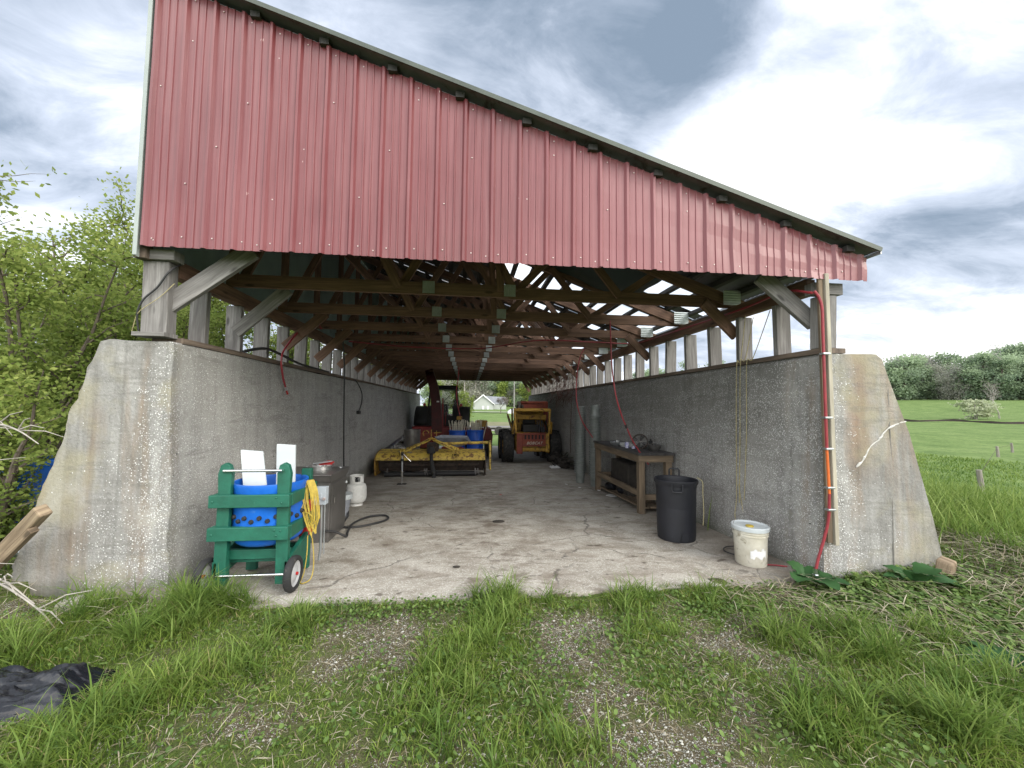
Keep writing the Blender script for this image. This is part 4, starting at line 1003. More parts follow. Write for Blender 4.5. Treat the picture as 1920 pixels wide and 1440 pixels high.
b = MB(); b.tube(curve([(2.985, -.455, 1.12), (2.99, -.455, .95), (2.995, -.455, .75)], 5), .0102, 8); b.build('orange_section', 'orange_hose', h, True)
b = MB(); b.tube(curve([(2.995, -.455, .75), (2.985, -.45, .55), (2.955, -.44, .40), (2.90, -.43, .22), (2.875, -.43, .13)], 6), .011, 8); b.build('lower_section', 'red_hose', h, True)
for z in (1.92, 1.38, 1.12, .80, .62): 
    b = MB(); b.box((2.965, -.475, z-.008), (3.035, -.432, z+.008)); b.build('clip', 'steel', h, bevel=.003)
b = MB(); b.lathe([(.001, .0), (.016, .0), (.018, .02), (.024, .03), (.024, .05), (.018, .055), (.017, .10)], (2.868, -.43, .04), 14); b.build('coupling', 'chrome', h, True)
hose([(2.93, -.42, 2.45), (2.94, -.1, 2.55), (3.0, .6, 2.55), (3.02, 2.2, 2.58), (3.02, 3.4, 2.62), (2.3, 3.42, 2.62), (1.2, 3.42, 2.62), (.2, 4.6, 2.62), (-1.2, 4.62, 2.62), (-2.2, 4.0, 2.6)], .011, 'red_hose', 'long red supply hose strung along the header and across the roof beams')
h = hose([(2.0, 1.92, 2.68), (2.0, 1.90, 2.4), (2.01, 1.88, 2.0), (2.06, 1.86, 1.6), (2.16, 1.9, 1.32), (2.24, 1.95, 1.18)], .010, 'red_hose', 'red hose hanging from a roof beam to the near end of the workbench', group=None)
b = MB(); b.tube(curve([(2.24, 1.95, 1.18), (2.36, 2.02, .98), (2.50, 2.08, .80), (2.62, 2.05, .62)], 6), .010, 8); b.build('hose_end', 'red_hose', h, True)
b = MB(); b.tube([(2.23, 1.945, 1.20), (2.25, 1.955, 1.15)], .016, 8); b.build('coupling', 'black_iron', h, True)
hose([(2.38, 4.38, 2.66), (2.28, 4.35, 2.5), (2.20, 4.3, 2.2), (2.17, 4.3, 1.8), (2.19, 4.3, 1.5), (2.30, 4.3, 1.15), (2.50, 4.25, .83)], .011, 'red_hose', 'red hose hanging from a roof beam in front of the stacked pails')
hose([(-.30, 8.75, 2.62), (-.33, 8.78, 2.2), (-.37, 8.8, 1.9), (-.33, 8.8, 1.5), (-.24, 8.8, 1.1)], .013, 'red_hose', 'red hose hanging deep in the shed in front of the tractor cab')
# twine hanging at the right wall
for i, pts in enumerate((((3.10, .62, 2.50), (3.07, .68, 1.99), (3.04, .70, 1.95), (3.03, .72, 1.2), (3.02, .72, .5), (2.98, .70, .25), (3.0, .66, .13), (3.03, .62, .2), (3.03, .70, .6)),
                         ((3.10, .50, 2.45), (3.07, .60, 2.0), (3.04, .64, 1.94), (3.03, .66, 1.1), (3.02, .68, .4)),
                         ((3.12, .28, 2.48), (3.07, .48, 2.0), (3.04, .54, 1.94), (3.035, .56, 1.2), (3.02, .60, .45)))):
    b = MB(); b.tube(curve(pts, 8), .0042, 5); o = b.build('twine', 'twine', None, True)
    tag(o, ['baler twine hanging nearest the black barrel on the right wall', 'baler twine hanging between two others on the right wall', 'baler twine hanging nearest the pale upright board on the right wall'][i], 'twine', 'twines hanging on the right wall')
hose([(3.0, .48, 0), (2.9, .2, .01), (2.78, .16, .012), (2.66, .20, .012), (2.60, .33, .01), (2.68, .44, .01), (2.85, .45, .012), (2.95, .38, .012), (2.88, .24, .02), (2.72, .22, .018)], .006, 'black_hose', 'dark cable coiled on the slab behind the white bucket', 'cable', 'cable')
hose([(2.72, .0, .006), (2.84, -.03, .008), (2.93, -.07, .008)], .006, 'red_hose', 'short thin pink hose end on the slab between the white bucket and the dock plant')

# ------------------------------------------------------------------ right side: barrel, bucket
def trash(x, y):
    z = fz(y); t = thing('black_barrel', 'dark blue black plastic barrel with handles near the workbench', 'barrel', (x, y, z))
    b = MB(); b.lathe([(.001, .0), (.185, .0), (.20, .012), (.206, .12), (.204, .135), (.208, .36), (.213, .375), (.215, .56), (.222, .60), (.222, .615), (.236, .635), (.238, .665), (.232, .672), (.222, .665), (.216, .62), (.205, .05), (.001, .03)], (x, y, z), 48); b.build('body', 'trash_black', t, True)
    for a in (R(-115), R(65)):
        c, s_ = math.cos(a), math.sin(a); r_ = .236; 
        tx, ty = -s_, c
        if s_ < 0: pts = [(x+c*r_+tx*q, y+s_*r_+ty*q, z+h) for q, h in ((-.055, .645), (-.055, .575), (-.045, .56), (.045, .56), (.055, .575), (.055, .645))]
        else: pts = [(x+c*r_+tx*q, y+s_*r_+ty*q, z+h) for q, h in ((-.055, .66), (-.055, .735), (-.045, .75), (.045, .75), (.055, .735), (.055, .66))]
        b = MB(); b.tube(pts, .0095, 8); b.build('handle', 'trash_black', t, True)
    b = MB(); b.prism([(x-.06, y-.209, z+.03), (x+.03, y-.212, z+.03), (x+.03, y-.212, z+.105), (x+.01, y-.213, z+.12), (x-.05, y-.21, z+.12)], (0, -.004, 0)); b.build('foot_pad', 'trash_black', t, bevel=.002)
    return t
trash(2.38, .87)
hose([(2.60, .80, .66), (2.625, .74, .62), (2.615, .72, .5), (2.61, .70, .3), (2.60, .70, .15)], .004, 'twine', 'strand of twine hanging down the side of the black barrel', 'twine', 'twine')
def bucket(x, y):
    z = fz(y); t = thing('plastic_bucket', 'dirty white plastic bucket with lid on the slab at the right wall', 'bucket', (x, y, z))
    b = MB(); b.lathe([(.001, .002), (.125, .0), (.131, .008), (.141, .26), (.142, .27), (.149, .272), (.149, .28), (.143, .282), (.144, .295), (.151, .297), (.151, .306), (.144, .308), (.145, .33)], (x, y, z), 44); b.build('pail', 'bucket_white', t, True)
    b = MB(); b.lathe([(.150, .318), (.158, .32), (.160, .352), (.152, .358), (.144, .352), (.138, .345), (.001, .343)], (x, y, z), 44); lid = b.build('lid', 'white_plastic', t, True)
    b = MB(); b.lathe([(.034, .343), (.034, .355), (.024, .358), (.001, .357)], (x-.02, y-.02, z), 20); b.build('cap', 'yellow_cord', lid, True)
    b = MB(); rs = random.Random(4)
    ang = [R(a) for a in range(-128, -62, 6)]
    def lab(z0, z1, j): 
        v = []
        for i, a in enumerate(ang):
            rr = .1385
            v += [(x+math.cos(a)*(rr-.0), y+math.sin(a)*rr, z+z0+rs.uniform(-j, j)), (x+math.cos(a)*(rr+.003), y+math.sin(a)*(rr+.003), z+z1+rs.uniform(-j, j))]
        b.add(v, [(2*i, 2*i+2, 2*i+3, 2*i+1) for i in range(len(ang)-1)])
    lab(.09, .165, .018); b.build('label', 'label_white', t)
    h = []
    for k in range(13):
        a = math.pi*k/12; h.append((x+.157*math.cos(a), y+.02+.05*math.sin(a), z+.30+.135*math.sin(a)))
    b = MB(); b.tube(h, .0025, 6); b.build('handle', 'steel_dark', t, True)
bucket(2.67, .06)

# ------------------------------------------------------------------ workbench
bx0, bx1, by0, by1, bz = 2.46, 2.99, 2.02, 4.02, .755
wb = thing('workbench', 'long wooden workbench with dark top against the right wall', 'workbench', (2.75, 3.0, fz(3)))
for i in range(4):
    xa = bx0-.02+i*(bx1-bx0+.03)/4; b = MB(); b.box((xa, by0-.03, bz-.0), (xa+(bx1-bx0+.03)/4-.004, by1+.02, bz+.034)); b.build('top_board', 'wood_dark', wb, bevel=.003)
for (x, y) in ((bx0+.05, by0+.05), (bx1-.07, by0+.05), (bx0+.05, by1-.06), (bx1-.07, by1-.06)):
    b = MB(); b.obox((x, y, (fz(y)+bz-.002)/2), (.045, 0, 0), (0, .045, 0), (0, 0, (bz-.002-fz(y))/2)); b.build('leg', 'wood_bench', wb, bevel=.004)
b = MB(); b.box((bx0-.004, by0+.01, bz-.10), (bx0+.03, by1, bz-.003)); b.build('apron', 'wood_bench', wb, bevel=.003)
b = MB(); b.box((bx0, by0-.012, bz-.10), (bx1-.01, by0+.008, bz-.003)); b.build('apron', 'wood_bench', wb, bevel=.003)
b = MB(); b.bar((bx0+.04, by0+.09, .20), (bx0+.04, by1-.1, .17), .085, .04); b.build('stretcher', 'wood_bench', wb, bevel=.003)
b = MB(); b.box((bx0+.06, by1-.10, .12), (bx1-.08, by1-.06, .20)); b.build('stretcher', 'wood_bench', wb)
b = MB(); b.box((bx0+.06, by0+.07, .10), (bx1-.08, by0+.11, .18)); b.build('stretcher', 'wood_bench', wb)
for i in range(3):
    xa = bx0+.07+i*.13; b = MB(); b.bar((xa+.05, by0+.05, .045-.05), (xa+.05, by1-.1, .045-.12), .025, .11); b.build('shelf_board', 'wood_bench', wb, bevel=.003)
# things under the bench
b = MB(); b.box((2.66, 2.9, -.05), (2.93, 3.7, .50)); o = b.build('black_crate', 'rubbish', None, bevel=.03); tag(o, 'black plastic crate standing in the dark under the workbench', 'crate')
b = MB(); b.ball((2.62, 3.55, .01), .12, 10, 7, (1, 1.3, .6)); b.ball((2.7, 3.2, .0), .1, 10, 7, (1, 1.3, .6)); o = b.build('dark_bag', 'plastic_bag', None, True); tag(o, 'crumpled dark bag on the low shelf under the workbench', 'bag')
# things on the bench
zt = bz+.034
def bowl(x, y, r, h, mat, label, name='metal_bowl', cat='bowl'):
    b = MB(); b.lathe([(.001, .002), (r*.5, .0), (r*.85, h*.4), (r, h), (r*1.04, h+.003), (r*.97, h-.002), (r*.8, h*.42), (r*.45, .006), (.001, .006)], (x, y, zt), 32); o = b.build(name, mat, None, True); tag(o, label, cat); return o
bowl(2.55, 3.12, .105, .055, 'steel', 'shallow steel bowl at the far left on the workbench')
bowl(2.84, 2.32, .105, .09, 'steel_dark', 'deep dark steel bowl at the near right on the workbench')
b = MB(); b.lathe([(.03, 0), (.036, .05), (.04, .055), (.03, .06)], (2.84, 2.32, zt+.06), 20); o = b.build('steel_cup', 'steel_bright', None, True); tag(o, 'small steel cup standing in the deep dark bowl', 'cup')
b = MB(); b.lathe([(.035, 0), (.04, .055), (.034, .06), (.001, .058)], (2.56, 3.1, zt+.035), 20); o = b.build('steel_jar', 'steel_bright', None, True); tag(o, 'small shiny steel jar standing in the shallow bowl', 'jar')
b = MB(); b.lathe([(.001, .0), (.17, .0), (.19, .03), (.18, .035), (.001, .02)], (2.74, 2.95, zt), 32); b.lathe([(.001, .022), (.16, .022), (.18, .05), (.17, .055), (.001, .04)], (2.74, 2.95, zt), 32); o = b.build('enamel_dish', 'enamel', None, True); tag(o, 'round white enamel dish lying in the middle of the workbench', 'dish')
b = MB(); b.lathe([(.001, 0), (.034, 0), (.036, .085), (.03, .095), (.001, .095)], (2.575, 2.72, zt), 20); o = b.build('drink_can', 'blue_enamel', None, True); tag(o, 'blue and white can near the front edge of the workbench', 'can')
b = MB(); b.lathe([(.001, 0), (.03, 0), (.03, .04), (.001, .04)], (2.64, 2.62, zt), 16); o = b.build('small_jar', 'blue_enamel', None, True); tag(o, 'low blue and white jar right of the can on the workbench', 'jar')
# round wire guard leaning up: a fan-like disc
t = thing('fan_guard', 'round dark wire fan leaning upright on the workbench', 'fan', (2.74, 2.60, zt))
fc = Vector((2.74, 2.60, zt+.115)); nrm = Vector((-.45, -.85, .25)).normalized(); a_ = nrm.cross(Vector((0, 0, 1))).normalized(); b_ = a_.cross(nrm)
def circ(r, n=32, o_=0): return [fc+nrm*o_+(a_*math.cos(2*math.pi*k/n)+b_*math.sin(2*math.pi*k/n))*r for k in range(n+1)]
b = MB(); b.tube(circ(.115), .008, 6); b.tube(circ(.115, o_=-.04), .008, 6); b.build('rim', 'rusty', t, True)
b = MB()
for k in range(16): 
    a = 2*math.pi*k/16; b.tube([fc+nrm*.006, fc+(a_*math.cos(a)+b_*math.sin(a))*.112], .002, 4)
for r_ in (.04, .07, .095): b.tube(circ(r_), .002, 4)
b.build('wire_grille', 'steel_dark', t)
b = MB()
for k in range(4):
    a = math.pi/2*k+.4; u = a_*math.cos(a)+b_*math.sin(a); w_ = a_*-math.sin(a)+b_*math.cos(a)
    q = fc-nrm*.02; b.add([q+u*.015-w_*.012, q+u*.10-w_*.03, q+u*.10+w_*.035+nrm*.012, q+u*.015+w_*.012+nrm*.006], [(0, 1, 2, 3)])
b.build('blade', 'black_iron', t, solid=.002)
b = MB(); b.lathe([(.001, 0), (.028, 0), (.028, .12), (.001, .12)], (2.93, 2.62, zt), 16); b.lathe([(.012, .12), (.012, .15), (.001, .15)], (2.93, 2.62, zt), 12); o = b.build('dark_bottle', 'black_iron', None, True); tag(o, 'small dark bottle beside the deep bowl on the workbench', 'bottle')
# scraps on the slab under the bench end
for i, (x, y, s_) in enumerate(((2.56, 3.35, .1), (2.50, 3.9, .05), (2.22, 4.2, .035), (2.05, 4.6, .03))):
    b = MB(); z = fz(y)+.006; q = [(x+s_*math.cos(a)*RNG.uniform(.6, 1.2), y+s_*1.3*math.sin(a)*RNG.uniform(.6, 1.2), z+RNG.uniform(0, .012)) for a in [k*math.pi/4 for k in range(8)]]
    b.add(q, [tuple(range(8))]); o = b.build('paper_scrap', 'label_white', None, solid=.002)
    tag(o, ['largest scrap of white paper, on the slab beside the workbench leg', 'scrap of white paper on the slab by the stacked pails', 'tiny pale scrap on the slab left of the pails', 'tiny pale scrap on the slab, farthest from the workbench'][i], 'scrap')

# stacked pails
def pail_mesh(base):
    b = MB(); b.lathe([(.001, 0), (.082, 0), (.084, .006), (.102, .222), (.127, .226), (.130, .244), (.121, .246), (.10, .225), (.081, .012), (.001, .012)], base, 24)
    return b
p0 = None
def pail(x, y, z, flip, label, grp):
    global p0
    if p0 is None: p0 = pail_mesh((0, 0, 0)).build('nested_pail', 'pot_green', None, True, loc=(0, 0, 0)); c = p0
    else: c = p0.copy(); col.objects.link(c)
    c.location = (x+RNG.uniform(-.003, .003), y+RNG.uniform(-.003, .003), z+(.246 if flip else 0)); c.rotation_euler = (math.pi if flip else 0, 0, RNG.uniform(0, 3))
    tag(c, label, 'pail', grp)
for (x, y, n_, st_, lab, scale_) in ((2.60, 4.42, 25, .0505, 'front', 1), (2.43, 4.90, 31, .0465, 'back', 1)):
    z = fz(y)
    for k in range(n_):
        top_ = k == n_-1; bot_ = k == 0; inv = top_ and lab == 'front'
        if lab == 'front': l_ = 'upturned smooth grey green pail capping the front stack' if top_ else ('lowest pail of the front stack, on the slab' if bot_ else 'grey green pail nested in the front stack by the workbench')
        else: l_ = 'topmost pail of the back stack' if top_ else ('lowest pail of the back stack, on the slab' if bot_ else 'grey green pail nested in the darker back stack')
        pail(x, y, z+k*st_+(.0 if not inv else .246-st_+.004), inv, l_, 'pails nested in the %s stack' % lab)
b = MB(); b.prism([(2.78, 6.45, fz(6.5)), (2.83, 6.75, fz(6.5)), (2.94, 6.75, .70), (2.90, 6.45, .71)], (.03, .0, .0)); b.prism([(2.74, 6.42, fz(6.5)), (2.93, 6.42, fz(6.5)), (2.95, 6.46, .71), (2.83, 6.44, .71)], (0, .03, 0)); o = b.build('leaning_sheet', 'white_plastic', None); tag(o, 'white panel leaning on the right wall behind the pails', 'panel')

# ------------------------------------------------------------------ yellow tiller
ti = thing('rotary_mower', 'worn yellow tractor mower with black drive shaft on the slab', 'mower', (-.85, 6.2, fz(6.2)))
f6 = fz(6.2); xl, xr = -2.10, .42
b = MB(); b.prism([(xl, 5.98, .165), (xl, 6.0, .235), (xl, 6.10, .30), (xl, 6.55, .36), (xl, 6.75, .25), (xl, 6.75, .20), (xl, 6.5, .30), (xl, 6.1, .25), (xl, 6.02, .165)], (xr-xl, 0, 0)); b.build('hood', 'yellow_paint', ti, bevel=.006)
b = MB(); b.box((xl, 5.965, .155), (xr, 5.99, .215)); b.build('front_lip', 'yellow_paint', ti, bevel=.004)
b = MB(); b.prism([(xl+.02, 6.12, .2), (xl+.02, 6.70, .22), (xl+.02, 6.70, f6+.1), (xl+.02, 6.3, f6+.1)], (xr-xl-.04, 0, 0)); b.build('rotor_housing', 'rusty', ti)
b = MB(); b.tube([(-1.90, 6.0, f6+.065), (.22, 6.05, f6+.075)], .055, 16); b.build('roller', 'black_iron', ti, True)
b = MB(); b.tube([(-1.92, 6.2, .02), (.28, 6.2, .02)], .04, 12)
rr = random.Random(8)
for k in range(26):
    x = -1.85+k*.08; a = rr.uniform(0, 6.28); b.bar((x, 6.2, .02), (x+rr.uniform(-.03, .03), 6.2+math.cos(a)*.12, .02+math.sin(a)*.12), .04, .014)
b.build('rotor', 'rusty', ti)
for x in (xl-.03, xr-.0):
    b = MB(); b.prism([(x, 5.95, .16), (x, 5.98, -.08), (x, 6.05, f6+.03), (x, 6.5, f6+.02), (x, 6.8, f6+.12), (x, 6.8, .22), (x, 6.5, .34), (x, 6.1, .28)], (.03, 0, 0)); b.build('end_plate', 'yellow_dark' if x < 0 else 'rusty', ti, bevel=.003)
b = MB(); ctr = []
for k in range(9): a = math.pi*(k/8); ctr.append((xr+.11, 6.35-.14*math.cos(a), .46+.13*math.sin(a)))
b.prism(ctr+[(xr+.11, 6.44, -.05), (xr+.11, 6.30, -.12), (xr+.11, 6.20, -.02)], (.05, 0, 0)); b.build('chain_guard', 'yellow_paint', ti, bevel=.01)
b = MB(); b.lathe([(.05, 0), (.05, .03), (.02, .03), (.02, 0)], (xr+.13, 6.24, -.08), 14, 'x'); b.build('lug', 'yellow_paint', ti, True)
b = MB(); b.tube([(-.62, 6.42, .50), (xr+.1, 6.42, .53)], .035, 14); b.build('shaft_tube', 'yellow_paint', ti, True)
b = MB(); b.box((-.98, 6.28, .30), (-.70, 6.58, .52)); b.build('gearbox', 'rusty', ti, bevel=.02)
ap = (-.86, 6.18, .66)
for sx_, xf in ((-1, -1.50), (1, -.20)):
    b = MB(); b.bar(ap, (xf, 6.28, .33), .06, .02, (0, 1, .3)); b.bar((ap[0]+.03*sx_, 6.22, .62), (xf-.02*sx_, 6.50, .36), .05, .02); b.build('mast_arm', 'yellow_paint', ti, bevel=.003)
    b = MB(); b.tube([(ap[0]+.04*sx_, 6.14, .60), (xf+.05*sx_, 6.0, .30)], .012, 8); b.build('brace_rod', 'yellow_paint', ti, True)
for xf in (-1.50, -.28):
    for dx_ in (-.045, .045):
        b = MB(); b.prism([(xf+dx_-.008, 5.93, .17), (xf+dx_-.008, 6.10, .17), (xf+dx_*.9-.008, 6.08, .40), (xf+dx_*.6-.008, 6.0, .44), (xf+dx_*.9-.008, 5.95, .38)], (.016, 0, 0)); b.build('lower_lug', 'yellow_paint', ti, bevel=.003)
    b = MB(); b.tube([(xf-.07, 6.0, .28), (xf+.07, 6.0, .28)], .014, 8); b.build('hitch_pin', 'rusty', ti, True)
b = MB(); b.tube(curve([(-1.03, 6.1, .71), (-1.05, 6.1, .80), (-.98, 6.1, .84), (-.92, 6.1, .80), (-.96, 6.1, .76)], 5), .011, 7); b.tube([(-.86, 6.12, .62), (-.86, 6.1, .86)], .013, 8); b.tube([(-.74, 6.12, .70), (-.74, 6.1, .84)], .011, 8); b.tube([(-.80, 6.12, .78), (-.62, 6.1, .80)], .011, 8); b.tube([(-.95, 6.13, .64), (-.75, 6.13, .64)], .022, 10); b.build('top_hitch', 'yellow_dark', ti, True)
b = MB(); b.lathe([(.02, .0), (.09, .0), (.105, .03), (.085, .10), (.055, .16)][::-1], (-.84, 5.93, .32), 18); b.build('shaft_cone', 'black_rubber', ti, True)
b = MB(); b.tube([(-.84, 5.95, .38), (-.83, 5.90, .20), (-.79, 5.84, .0), (-.76, 5.80, -.12)], [.045, .04, .048, .075], 14); b.build('drive_shaft', 'black_rubber', ti, True)
b = MB(); b.tube([(-.76, 5.80, -.11), (-.74, 5.78, -.19)], [.05, .035], 12); b.box((-.79, 5.74, -.21), (-.71, 5.82, -.16)); b.build('yoke', 'black_iron', ti, True)
b = MB(); b.box((-.855, 5.872, .12), (-.815, 5.885, .17)); b.build('sticker', 'label_white', ti)
for (x0_, x1_) in ((-1.0, -.97), (-.95, -.92), (.18, .21), (.24, .27), (-1.85, -1.82)):
    b = MB(); b.box((x0_, 5.985, f6+.10), (x1_, 6.01, f6+.2)); b.tube([((x0_+x1_)/2, 5.99, f6+.16), ((x0_+x1_)/2+.02, 5.97, f6+.05)], .012, 6); b.build('clamp_bracket', 'steel_dark', ti)
b = MB(); b.tube([(-1.28, 5.98, .34), (-1.55, 6.05, .31), (-1.62, 6.2, .33)], .01, 6); b.build('lever', 'chrome', ti, True)
# jack stand
js = thing('jack_post', 'slim chrome jack post standing on a flat foot before the yellow mower', 'jack', (-1.33, 4.93, fz(4.93)))
z = fz(4.93)
b = MB(); b.tube([(-1.33, 4.93, z+.01), (-1.33, 4.93, z+.26)], .024, 14); b.build('outer_tube', 'chrome', js, True)
b = MB(); b.tube([(-1.33, 4.93, z+.26), (-1.335, 4.93, z+.58)], .017, 12); b.build('inner_tube', 'steel', js, True)
b = MB(); b.tube([(-1.335, 4.93, z+.47), (-1.335, 4.93, z+.52)], .033, 14); b.tube([(-1.335, 4.93, z+.585), (-1.335, 4.93, z+.66)], .028, 12); b.build('collar', 'black_iron', js, True)
b = MB(); b.tube([(-1.33, 4.93, z+.64), (-1.24, 4.9, z+.55), (-1.15, 4.88, z+.47)], .008, 8); b.build('crank', 'chrome', js, True)
b = MB(); b.box((-1.42, 4.86, z), (-1.24, 5.0, z+.012)); b.build('foot', 'black_iron', js)

# stock pot, ladder and sheet behind
pt = thing('stock_pot', 'large round stainless pot standing by the left wall behind the mower', 'pot', (-1.45, 7.2, fz(7.2)))
b = MB(); b.lathe([(.001, .28), (.205, .28), (.21, .30), (.21, .78), (.218, .785), (.218, .795), (.204, .795), (.202, .31), (.001, .30)], (-1.45, 7.15, 0), 40); b.build('body', 'steel_dark', pt, True)
b = MB(); b.lathe([(.24, -.27), (.20, .10), (.21, .28), (.001, .28)], (-1.45, 7.15, 0), 20); b.build('burner_stand', 'rusty', pt, True)
b = MB(); b.tube([(-1.62, 7.03, .62), (-1.68, 6.98, .62), (-1.68, 6.98, .58), (-1.62, 7.03, .58)], .008, 6); b.build('handle', 'steel', pt, True)
ld = thing('ladder', 'aluminium ladder lying on edge against the left wall behind the mower', 'ladder', (-2.05, 7.6, .1))
b = MB(); b.bar((-2.12, 6.70, .27), (-1.86, 8.9, .55), .07, .025); b.build('rail', 'steel_dark', ld)
b = MB(); b.bar((-2.10, 6.75, -.13), (-1.86, 8.9, -.05), .07, .025); b.build('rail', 'steel', ld)
for k in range(8):
    t_ = (k+.4)/8; p = Vector((-2.12, 6.70, .27)).lerp(Vector((-1.86, 8.9, .55)), t_); q = Vector((-2.10, 6.75, -.13)).lerp(Vector((-1.86, 8.9, -.05)), t_)
    b = MB(); b.tube([p, q], .015, 8); b.build('rung', 'steel', ld, True)
b = MB(); v = []
for i in range(9):
    a = i/8; v += [(-1.86+a*.55, 6.85, .42-.30*a**1.3), (-1.75+a*.55, 7.25, .50-.34*a**1.3)]
b.add(v, [(2*i, 2*i+1, 2*i+3, 2*i+2) for i in range(8)]); o = b.build('bent_sheet', 'steel_bright', None, 'all', solid=.003); tag(o, 'bent shiny metal sheet lying against the ladder behind the mower', 'metal sheet')

# wheelbarrow tub
wbw = thing('wheelbarrow', 'grey wheelbarrow tub on dull red frame between the mower and blue barrels', 'wheelbarrow', (-.45, 8.5, fz(8.5)))
T = [(-.92, 8.2, .50), (-.12, 8.2, .50), (.12, 8.5, .34), (.0, 8.95, .50), (-.80, 8.95, .52), (-.98, 8.55, .50)]
Bq = [(-.68, 8.35, .22), (-.30, 8.35, .22), (-.22, 8.5, .2), (-.25, 8.75, .22), (-.62, 8.75, .22), (-.72, 8.55, .22)]
b = MB(); n = 6; b.add(T+Bq, [(i, (i+1) % n, n+(i+1) % n, n+i) for i in range(n)]+[tuple(range(n, 2*n))]); b.build('tub', 'grey_tub', wbw, solid=.012)
b = MB(); b.bar((-.75, 8.3, .20), (-.1, 8.3, .18), .06, .05); b.box((-.72, 8.3, fz(8.5)), (-.62, 8.7, .2)); b.box((-.28, 8.3, fz(8.5)), (-.18, 8.7, .2)); b.build('frame', 'red_machine', wbw)
b = MB(); b.lathe([(.08, -.04), (.17, -.045), (.19, 0), (.17, .045), (.08, .04)], (.12, 8.55, fz(8.5)+.19), 24, 'x'); b.build('wheel', 'tyre', wbw, True)

# two blue barrels full of stakes
def barrel(x, y, r, h, z0, label, parts=True, mat='blue_dark', grp=None):
    t = thing('blue_barrel', label, 'barrel', (x, y, z0), grp)
    b = MB(); b.lathe([(.001, 0), (r*.93, 0), (r*.98, .03), (r, .12), (r, h*.33), (r*1.025, h*.345), (r*1.025, h*.375), (r, h*.39), (r, h*.62), (r*1.025, h*.635), (r*1.025, h*.665), (r, h*.68), (r, h*.93), (r*1.03, h*.94), (r*1.03, h*.985), (r*.96, h*1.0), (r*.93, h*.97), (r*.93, .1), (.001, .1)], (x, y, z0), 36)
    b.build('body', mat, t, True); return t
for i, (x, y) in enumerate(((-.36, 10.45), (.26, 10.35))):
    z0 = fz(10.4)+.0; h = 1.0 if i else .98
    barrel(x, y, .285, h, z0, ['blue plastic barrel full of pale stakes, the left of two', 'blue plastic barrel full of pale stakes, the right of two, nearest the skid loader'][i], grp='blue barrels of stakes')
    bt = []; rs = random.Random(30+i)
    for k in range(34):
        a, rr_ = rs.uniform(0, 6.28), .24*math.sqrt(rs.random()); ex, ey = rs.uniform(-.10, .10), rs.uniform(-.08, .08)
        sx_, sy_ = x+rr_*math.cos(a), y+rr_*math.sin(a); hh = rs.uniform(1.16, 1.36) if not i else rs.uniform(1.22, 1.36)
        b = MB(); b.bar((sx_*.6+x*.4, sy_*.6+y*.4, z0+.12), (sx_+ex+(sx_-x)*.35, sy_+ey, z0+hh), .024, .02, (1, 0, 0))
        o = b.build('stake', 'sap', None); tag(o, ['thin pale stake standing in the left blue barrel', 'thin pale stake standing in the right blue barrel'][i], 'stake', ['stakes in the left barrel', 'stakes in the right barrel'][i])
b = MB(); b.box((-.40, 10.6, .93), (-.20, 10.7, 1.06)); o = b.build('work_lamp', 'yellow_dark', None, bevel=.02); tag(o, 'small dull yellow box propped behind the stakes', 'box')

# ------------------------------------------------------------------ red tractor seen from behind
TY = 12.4; fT = fz(TY)
tr = thing('tractor', 'red farm tractor with black cab, seen from behind, at the left wall', 'tractor', (-1.0, 13, fT))
def tyre(parent, x, y, r, w_, mat='tyre', rimr=.55, lugs=18, rimmat='red_machine', zc=None, lugh=.03):
    zc = fz(y)+r if zc is None else zc
    b = MB(); b.lathe([(r*rimr, -w_*.42), (r*.78, -w_*.5), (r*.93, -w_*.5), (r*.985, -w_*.38), (r, 0), (r*.985, w_*.38), (r*.93, w_*.5), (r*.78, w_*.5), (r*rimr, w_*.42)], (x, y, zc), 44, 'x')
    for k in range(lugs):
        for s_ in (-1, 1):
            a0 = 2*math.pi*(k+(0 if s_ > 0 else .5))/lugs; a1 = a0+2*math.pi/lugs*.75
            q = []
            for (xx, aa) in ((0, a0), (w_*.46*s_, a1)):
                q.append(Vector((x+xx, y+math.cos(aa)*(r), zc+math.sin(aa)*(r))))
            rad = Vector((0, math.cos((a0+a1)/2), math.sin((a0+a1)/2)))
            b.bar(q[0]+rad*0, q[1]-rad*r*.02, lugh*2.2, .045*r/.9, tuple(rad))
    wl = b.build('wheel', mat, parent, True)
    b = MB(); b.lathe([(r*rimr, -w_*.40), (r*rimr*.9, -w_*.2), (r*.12, -w_*.15), (.001, -w_*.22)], (x, y, zc), 28, 'x'); b.lathe([(.001, w_*.22), (r*.12, w_*.15), (r*rimr*.9, w_*.2), (r*rimr, w_*.40)], (x, y, zc), 28, 'x'); b.build('rim', rimmat, wl, True)
    return wl
tyre(tr, -1.80, 12.75, .90, .46); tyre(tr, -.17, 12.75, .90, .42)
for x in (-1.6, -.35): tyre(tr, x, 15.2, .62, .34, lugs=14)
b = MB(); b.box((-1.50, 12.5, .15), (-.42, 13.1, .80)); b.box((-1.25, 13.0, .25), (-.72, 15.6, 1.05)); b.build('body', 'red_machine', tr, bevel=.03)
